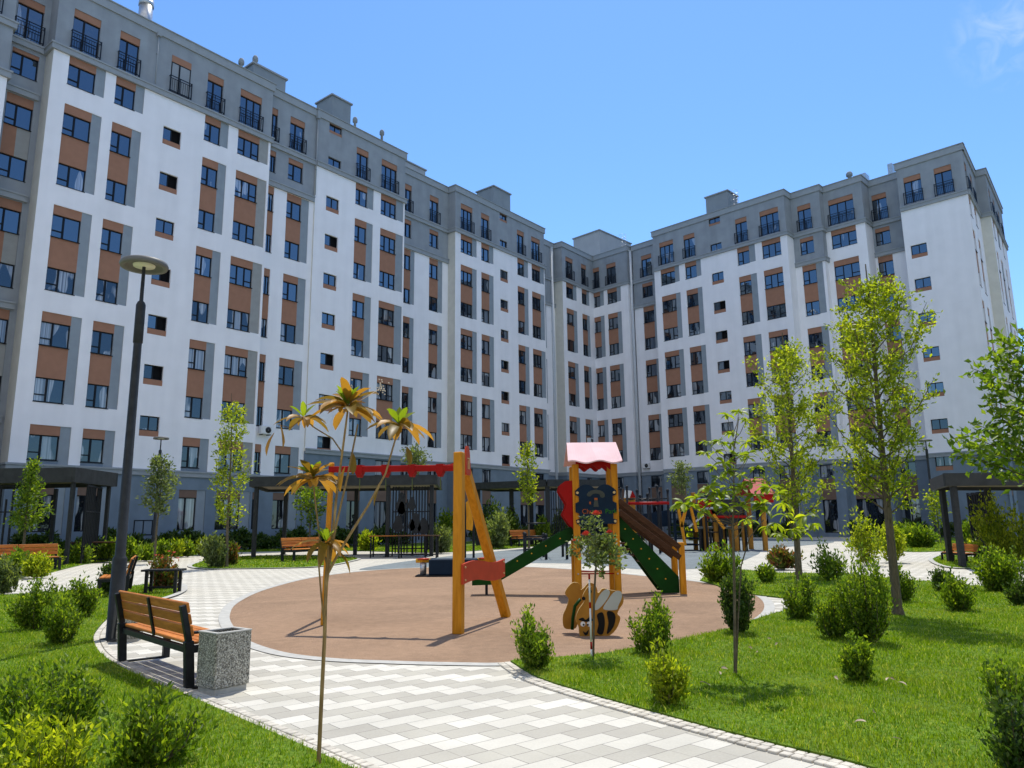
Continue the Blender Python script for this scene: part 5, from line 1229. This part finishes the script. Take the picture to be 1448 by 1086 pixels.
def hero():
    Yh=G(450,1086).y; P=G(450,1088); P.z=0; r=thing('sapling','golden big-leaved sapling in front of the paving, with whorls of long leaves','sapling',P)
    A=lambda px,py,dy=0:AT(px,py,Yh+dy)-P
    tb=MB()
    stems(tb,[Vector((0,0,-.02)),A(454,1000),A(459,900),A(461,820),A(466,765)],.0125,.010,9)
    stems(tb,[A(461,830),A(468,780,.03),A(476,700,.02),A(484,640),A(492,578)],.010,.006,7)
    stems(tb,[A(466,790),A(476,740,-.03),A(490,680,-.04),A(500,630,-.03),A(506,600,-.02)],.008,.005,6)
    stems(tb,[A(463,800),A(452,760,.03),A(447,720,.03),A(443,682,.02)],.007,.005,6)
    stems(tb,[A(464,810),A(480,780,-.04),A(520,716,-.06),A(545,670,-.05),A(564,604,-.04)],.009,.005,6)
    stems(tb,[A(484,640,.02),A(470,620,.04),A(445,605,.05),A(429,592,.06)],.005,.004,5)
    stems(tb,[A(458,880),A(454,840),A(450,790),A(452,760)],.006,.005,5)
    tb.build('trunk',M['barkgold'],r)
    def ros(c,n,L,W,name,dr,elev,tipn=4):
        g=MB(); l=MB(); a0=random.uniform(0,6)
        for k in range(n):
            a=a0+2*PI*k/n+random.uniform(-.15,.15); e=elev+random.uniform(-.25,.25); bigleaf(g,c,(math.cos(a)*math.cos(e),math.sin(a)*math.cos(e),math.sin(e)),L*random.uniform(.8,1.15),W*random.uniform(.85,1.15),dr*random.uniform(.7,1.3),twist=random.uniform(-.4,.4))
        for k in range(tipn):
            a=a0+2*PI*k/max(1,tipn)+.5; e=random.uniform(.75,1.2); bigleaf(l,c+Vector((0,0,.01)),(math.cos(a)*math.cos(e),math.sin(a)*math.cos(e),math.sin(e)),L*.55,W*.75,.25,twist=random.uniform(-.5,.5))
        for k in range(n//2):
            a=random.uniform(0,2*PI); e=random.uniform(-.2,.8); bigleaf(g,c,(math.cos(a)*math.cos(e),math.sin(a)*math.cos(e),math.sin(e)),L*random.uniform(.4,.75),W*random.uniform(.5,.9),dr,twist=random.uniform(-.9,.9))
        g.build('leaf_whorl',M['leaf_gold'],r); l.build('young_leaves',M['leaf_rosette'],r)
    ros(A(492,577),11,.27,.078,'w',.7,.25,6); ros(A(492,572),6,.2,.065,'w',.5,.7,3)
    ros(A(429,592,.06),7,.20,.055,'w',.9,.25,4)
    ros(A(564,602,-.04),9,.235,.066,'w',.85,.3,5)
    ros(A(443,678,.02),12,.215,.058,'w',.8,.3,3); ros(A(443,674,.02),6,.15,.05,'w',.4,.9,3)
    ros(A(461,768),9,.19,.055,'w',1.1,.25,5)
    d=MB()
    for px,py,dx,L in ((388,612,-.2,.15),(396,600,.2,.16),(545,672,-.3,.2),(498,640,.1,.14),(488,660,-.1,.16),(575,632,.2,.12),(478,780,.7,.16)):
        bigleaf(d,A(px,py),(dx,-.2,-.5),L,.05,.9,twist=random.uniform(-1,1))
    stems(d,[A(429,592,.06),A(410,605,.03),A(392,600)],.003,.002,4)
    d.build('hanging_leaves',M['leaf_gold'],r)
    fl=MB()
    for c in (A(490,547),A(540,548)):
        for k in range(26): 
            v=Vector((random.gauss(0,.018),random.gauss(0,.018),random.gauss(0,.025))); fl.lathe([(0,-.005),(.006,0),(0,.005)],5,0,tuple(c+v))
    stems(fl,[A(492,577),A(491,560),A(490,547)],.003,.002,4); stems(fl,[A(492,577),A(520,560),A(540,548)],.003,.002,4)
    fl.build('blossom_spike',M['petalpale'],r)
hero()
def sap2():
    P=G(1040,958); r=thing('sapling','thin light-green sapling with clustered leaves on the right lawn','sapling',P); Yh=P.y; A=lambda px,py,dy=0:AT(px,py,Yh+dy)-P
    tb=MB(); stems(tb,[Vector((0,0,0)),A(1039,870),A(1038,800),A(1036,740),A(1038,700),A(1037,640),A(1045,590)],.016,.004,8)
    stems(tb,[A(1041,945),A(1044,870),A(1048,800,.05),A(1060,760,.06),A(1080,735,.05)],.009,.004,6)
    cl=[(1045,582,.10),(1028,588,.09),(1055,594,.07),(1018,624,.1),(1033,628,.10),(1055,626,.1),(1070,622,.09),(1012,640,.09),(1042,645,.10),(1058,648,.08),(1028,668,.1),(1046,672,.09),(1068,662,.08),(1008,660,.08),(1002,690,.14),(985,705,.14),(1018,700,.13),(1040,700,.09),(1068,700,.11),(1088,690,.12),(1075,715,.13),(998,640,.08),(1000,625,.08),(966,712,.13),(978,716,.12),(1100,700,.1),(1030,720,.11),(1048,716,.11),(1012,712,.12),(1056,735,.11),(1024,655,.1),(1036,612,.09),(1060,640,.1),(1000,706,.12),(1030,690,.12),(1050,690,.11),(1016,676,.1),(1062,682,.1),(992,722,.12),(1085,722,.11)]
    g=MB()
    for px,py,L in cl:
        c=A(px,py,random.uniform(-.2,.2)); n=random.randint(8,12); L*=1.08
        base=A(1038,min(780,py+28)); stems(tb,[base,base.lerp(c,.5)+Vector((0,0,-.03)),c],.004,.002,4)
        for k in range(n):
            a=random.uniform(0,2*PI); e=random.uniform(-.2,.9); bigleaf(g,c,(math.cos(a)*math.cos(e),math.sin(a)*math.cos(e),math.sin(e)),L*random.uniform(.7,1.2),L*.38,.7,4,twist=random.uniform(-.8,.8))
    tb.build('trunk',M['bark'],r); g.build('crown',M['leaf_rosette'],r)
    P2=G(1128,838); r=thing('sapling','short sapling with drooping broad leaves left of the second tall tree','sapling',P2); Yh=P2.y; B=lambda px,py,dy=0:AT(px,py,Yh+dy)-P2
    tb=MB(); stems(tb,[Vector((0,0,0)),B(1128,800),B(1127,745)],.03,.01,7); g=MB()
    for px,py,L in ((1127,740,.34),(1110,728,.3),(1140,730,.32),(1098,740,.28),(1108,712,.28),(1120,750,.3),(1135,752,.3),(1100,755,.26),(1150,742,.26),(1085,745,.25)):
        c=B(px,py,random.uniform(-.3,.3)); stems(tb,[B(1127,765),c],.01,.004,4)
        for k in range(8):
            a=random.uniform(0,2*PI); e=random.uniform(-.3,.8); bigleaf(g,c,(math.cos(a)*math.cos(e),math.sin(a)*math.cos(e),math.sin(e)),L*random.uniform(.7,1.1),L*.32,1.0,4,twist=random.uniform(-.8,.8))
    tb.build('trunk',M['bark'],r); g.build('crown',M['leaf_light'],r)
sap2()
def rose():
    P=G(838,932); r=thing('standard_rose','small grafted rose tree with pink blooms tied to a striped stake','rose tree',P); Yh=P.y; A=lambda px,py,dy=0:AT(px,py,Yh+dy)-P
    tb=MB(); stems(tb,[Vector((.01,.02,0)),A(840,850),A(842,810),A(845,780)],.012,.01,7)
    PP=[];DD=[]
    for k in range(34):
        tip=A(random.gauss(847,18),random.gauss(782,13),random.uniform(-.3,.3)); b=A(844,800); m=b.lerp(tip,.5)+Vector((0,0,.05)); stems(tb,[b,m,tip],.004,.002,4)
        n=34; tt=RNG.uniform(.35,1.05,n)[:,None]; PP.append(np.array(m)*(1-tt)+np.array(tip)*tt+RNG.normal(size=(n,3))*.025); DD.append(norm(RNG.normal(size=(n,3))+np.array([0,0,.2])))
    for px,py in ((826,736),(842,735),(850,745),(832,745)):
        tip=A(px,py); b=A(842,775); stems(tb,[b,tip],.004,.002,4); n=26; PP.append(np.array(tip)+RNG.normal(size=(n,3))*.035); DD.append(norm(RNG.normal(size=(n,3))))
    PP=np.concatenate(PP);DD=np.concatenate(DD);n=len(PP); tb.build('trunk',M['bark'],r); leafobj('crown',PP,DD,.05*RNG.uniform(.7,1.3,n),.028*RNG.uniform(.8,1.2,n),M['leaf_gray'],r)
    fl=MB()
    for px,py,s in ((843,728,.045),(829,757,.045),(862,754,.035),(812,765,.02)):
        c=A(px,py,-.12)
        for ring,(rr,hh,nn) in enumerate(((1,.25,9),(.75,.5,8),(.5,.75,6),(.25,.9,5))):
            for j in range(nn):
                b=2*PI*j/nn+ring*.4; u=Vector((math.cos(b),math.sin(b),0)); v=Vector((-math.sin(b),math.cos(b),0)); q=c+u*s*rr*.3
                fl.add([q-v*s*.2,q+v*s*.2,c+u*s*rr+v*s*.38+Vector((0,0,s*hh)),c+u*s*rr*1.05+Vector((0,0,s*(hh+.2))),c+u*s*rr-v*s*.38+Vector((0,0,s*hh))],[(0,1,2,3,4)])
    fl.build('blossoms',M['petal'],r)
    s=thing('stake','thin red and white striped stake holding the rose tree','stake',P+Vector((-.012,-.02,0))); hs=HT((838,932),812)
    a=MB(); b=MB(); n=8
    zs=[0,.10,.17,.50,.56,hs-.05,hs]
    for i in range(6): (b if i in(1,3,5) else a).tube([(0,0,zs[i]),(0,0,zs[i+1])],.009+(.001 if i%2 else 0),10)
    a.build('stake_shaft',M['whitepaint'],s); b.build('red_band',M['red'],s)
rose()
# fallen leaves on the right lawn
for i,(px,py,sx) in enumerate(((1058,918,1),(1072,925,1),(990,968,1.6),(1100,912,1),(1225,1025,1.4),(1238,1012,1.2),(1405,1000,1.6),(1180,960,1),(1270,968,1.2),(1258,962,1),(1020,948,1.3),(1018,953,1),(1085,905,.8),(1262,1048,.9))):
    P=G(px,py,.05); g=MB(); a=random.uniform(0,2*PI); bigleaf(g,(0,0,.02),(math.cos(a),math.sin(a),.25),.06*sx,.026*sx,.6,4,twist=random.uniform(-1,1))
    if i%3==0: bigleaf(g,(0.01,0.01,.02),(math.cos(a+1.4),math.sin(a+1.4),.2),.045*sx,.02*sx,.6,4,twist=random.uniform(-1,1))
    o=g.build('fallen_leaf',M['deadleaf']); o.location=P
    tag(o,'dry fallen leaf lying in the grass of the right lawn','leaf','fallen leaves on the right lawn')
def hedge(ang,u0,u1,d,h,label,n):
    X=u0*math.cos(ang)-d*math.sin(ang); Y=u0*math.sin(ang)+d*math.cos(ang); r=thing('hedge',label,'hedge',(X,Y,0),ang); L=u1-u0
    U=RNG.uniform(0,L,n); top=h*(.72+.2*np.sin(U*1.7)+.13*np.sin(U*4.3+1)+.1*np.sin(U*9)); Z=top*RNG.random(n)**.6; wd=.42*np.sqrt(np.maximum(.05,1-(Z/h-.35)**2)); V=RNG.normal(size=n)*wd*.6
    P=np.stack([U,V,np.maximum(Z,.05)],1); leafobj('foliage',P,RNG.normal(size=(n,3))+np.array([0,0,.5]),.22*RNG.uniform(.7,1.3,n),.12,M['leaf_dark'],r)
    tb=MB()
    for k in range(int(L/1.1)): x=.5+k*1.1; tb.tube([(x,0,0),(x+random.uniform(-.2,.2),random.uniform(-.1,.1),h*.6)],.03,4)
    tb.tube([(.4,0,.02),(L-.3,0,.02)],.035,4)
    tb.build('stems',M['bark'],r)
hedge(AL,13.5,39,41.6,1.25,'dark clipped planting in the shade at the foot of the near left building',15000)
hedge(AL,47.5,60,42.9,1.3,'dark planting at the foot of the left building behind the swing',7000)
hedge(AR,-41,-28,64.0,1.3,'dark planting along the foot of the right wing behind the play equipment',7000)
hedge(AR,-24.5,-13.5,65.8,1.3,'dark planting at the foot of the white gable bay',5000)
#@@END
# ------------------------------------------------------------------ light, sky, camera
SE,SA=math.radians(64),math.radians(12)     # sun high ahead of the camera, slightly right
W=bpy.data.worlds.new('World'); SC.world=W; W.use_nodes=True; nt=W.node_tree; bg=nt.nodes['Background']
sk=nt.nodes.new('ShaderNodeTexSky'); sk.sky_type='NISHITA'; sk.sun_disc=False; sk.sun_elevation=SE; sk.sun_rotation=SA; sk.altitude=200; sk.air_density=1.3; sk.dust_density=.2; sk.ozone_density=2.2
vm=nt.nodes.new('ShaderNodeVectorMath'); vm.operation='MULTIPLY'; vm.inputs[1].default_value=(.68,.945,1.27); nt.links.new(sk.outputs[0],vm.inputs[0]); 
tcw=nt.nodes.new('ShaderNodeTexCoord'); cd=Vector(ray(1425,45)).normalized()
dp=nt.nodes.new('ShaderNodeVectorMath'); dp.operation='DOT_PRODUCT'; nt.links.new(tcw.outputs['Generated'],dp.inputs[0]); dp.inputs[1].default_value=cd
mk=nt.nodes.new('ShaderNodeMapRange'); mk.inputs[1].default_value=.9982; mk.inputs[2].default_value=.9999; nt.links.new(dp.outputs['Value'],mk.inputs[0])
cn=nt.nodes.new('ShaderNodeTexNoise'); cn.inputs['Scale'].default_value=38; cn.inputs['Detail'].default_value=7; cn.inputs['Distortion'].default_value=1; nt.links.new(tcw.outputs['Generated'],cn.inputs['Vector'])
cm=nt.nodes.new('ShaderNodeMapRange'); cm.inputs[1].default_value=.42; cm.inputs[2].default_value=.75; cm.inputs[4].default_value=.32; nt.links.new(cn.outputs['Fac'],cm.inputs[0])
ml=nt.nodes.new('ShaderNodeMath'); ml.operation='MULTIPLY'; nt.links.new(mk.outputs[0],ml.inputs[0]); nt.links.new(cm.outputs[0],ml.inputs[1])
mw=nt.nodes.new('ShaderNodeMix'); mw.data_type='RGBA'; nt.links.new(ml.outputs[0],mw.inputs[0]); nt.links.new(vm.outputs[0],mw.inputs[6]); mw.inputs[7].default_value=(5.5,6.3,7.0,1)

# bright cloud bank added unseen behind the viewpoint, to fill the shaded facades
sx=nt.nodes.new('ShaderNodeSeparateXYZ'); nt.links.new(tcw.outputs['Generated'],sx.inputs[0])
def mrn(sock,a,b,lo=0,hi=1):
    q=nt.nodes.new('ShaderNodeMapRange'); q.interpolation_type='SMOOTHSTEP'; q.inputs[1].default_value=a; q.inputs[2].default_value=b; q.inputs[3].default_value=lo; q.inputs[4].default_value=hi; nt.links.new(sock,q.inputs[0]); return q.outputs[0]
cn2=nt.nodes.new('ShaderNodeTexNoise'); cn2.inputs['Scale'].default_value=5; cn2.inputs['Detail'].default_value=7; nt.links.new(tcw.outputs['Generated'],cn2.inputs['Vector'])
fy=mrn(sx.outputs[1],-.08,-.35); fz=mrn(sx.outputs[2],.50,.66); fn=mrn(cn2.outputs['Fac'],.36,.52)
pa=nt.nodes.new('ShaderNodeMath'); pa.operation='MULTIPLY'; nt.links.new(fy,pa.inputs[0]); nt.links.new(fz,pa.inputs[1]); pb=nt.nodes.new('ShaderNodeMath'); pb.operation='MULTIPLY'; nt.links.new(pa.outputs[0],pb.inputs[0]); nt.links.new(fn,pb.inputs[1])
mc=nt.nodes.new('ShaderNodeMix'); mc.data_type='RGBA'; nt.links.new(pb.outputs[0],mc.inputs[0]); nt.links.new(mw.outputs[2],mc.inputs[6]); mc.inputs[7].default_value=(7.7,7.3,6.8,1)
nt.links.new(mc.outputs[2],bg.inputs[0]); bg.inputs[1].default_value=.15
l=bpy.data.lights.new('sun','SUN'); l.energy=5.0; l.angle=math.radians(.55); l.color=(1,.955,.87); so=bpy.data.objects.new('sun',l); COL.objects.link(so)
dv=Vector((math.sin(SA)*math.cos(SE),math.cos(SA)*math.cos(SE),math.sin(SE))); so.rotation_euler=dv.to_track_quat('Z','Y').to_euler(); so.location=(0,0,60)
cam=bpy.data.cameras.new('camera'); cam.sensor_width=36; cam.lens=F/1448*36; cam.clip_start=.05; cam.clip_end=4000
co=bpy.data.objects.new('camera',cam); COL.objects.link(co)
cr,sr=math.cos(ROL),math.sin(ROL); c_,s_=math.cos(PIT),math.sin(PIT); X0=Vector((1,0,0)); U0=Vector((0,-s_,c_)); F0=Vector((0,c_,s_))
R=X0*cr+U0*sr; U=U0*cr-X0*sr
co.matrix_world=Matrix.Translation((0,0,H))@Matrix((R,U,-F0)).transposed().to_4x4(); SC.camera=co
SC.view_settings.view_transform='Standard'; SC.view_settings.look='None'; SC.view_settings.exposure=0
SC.cycles.max_bounces=8; SC.cycles.transparent_max_bounces=6
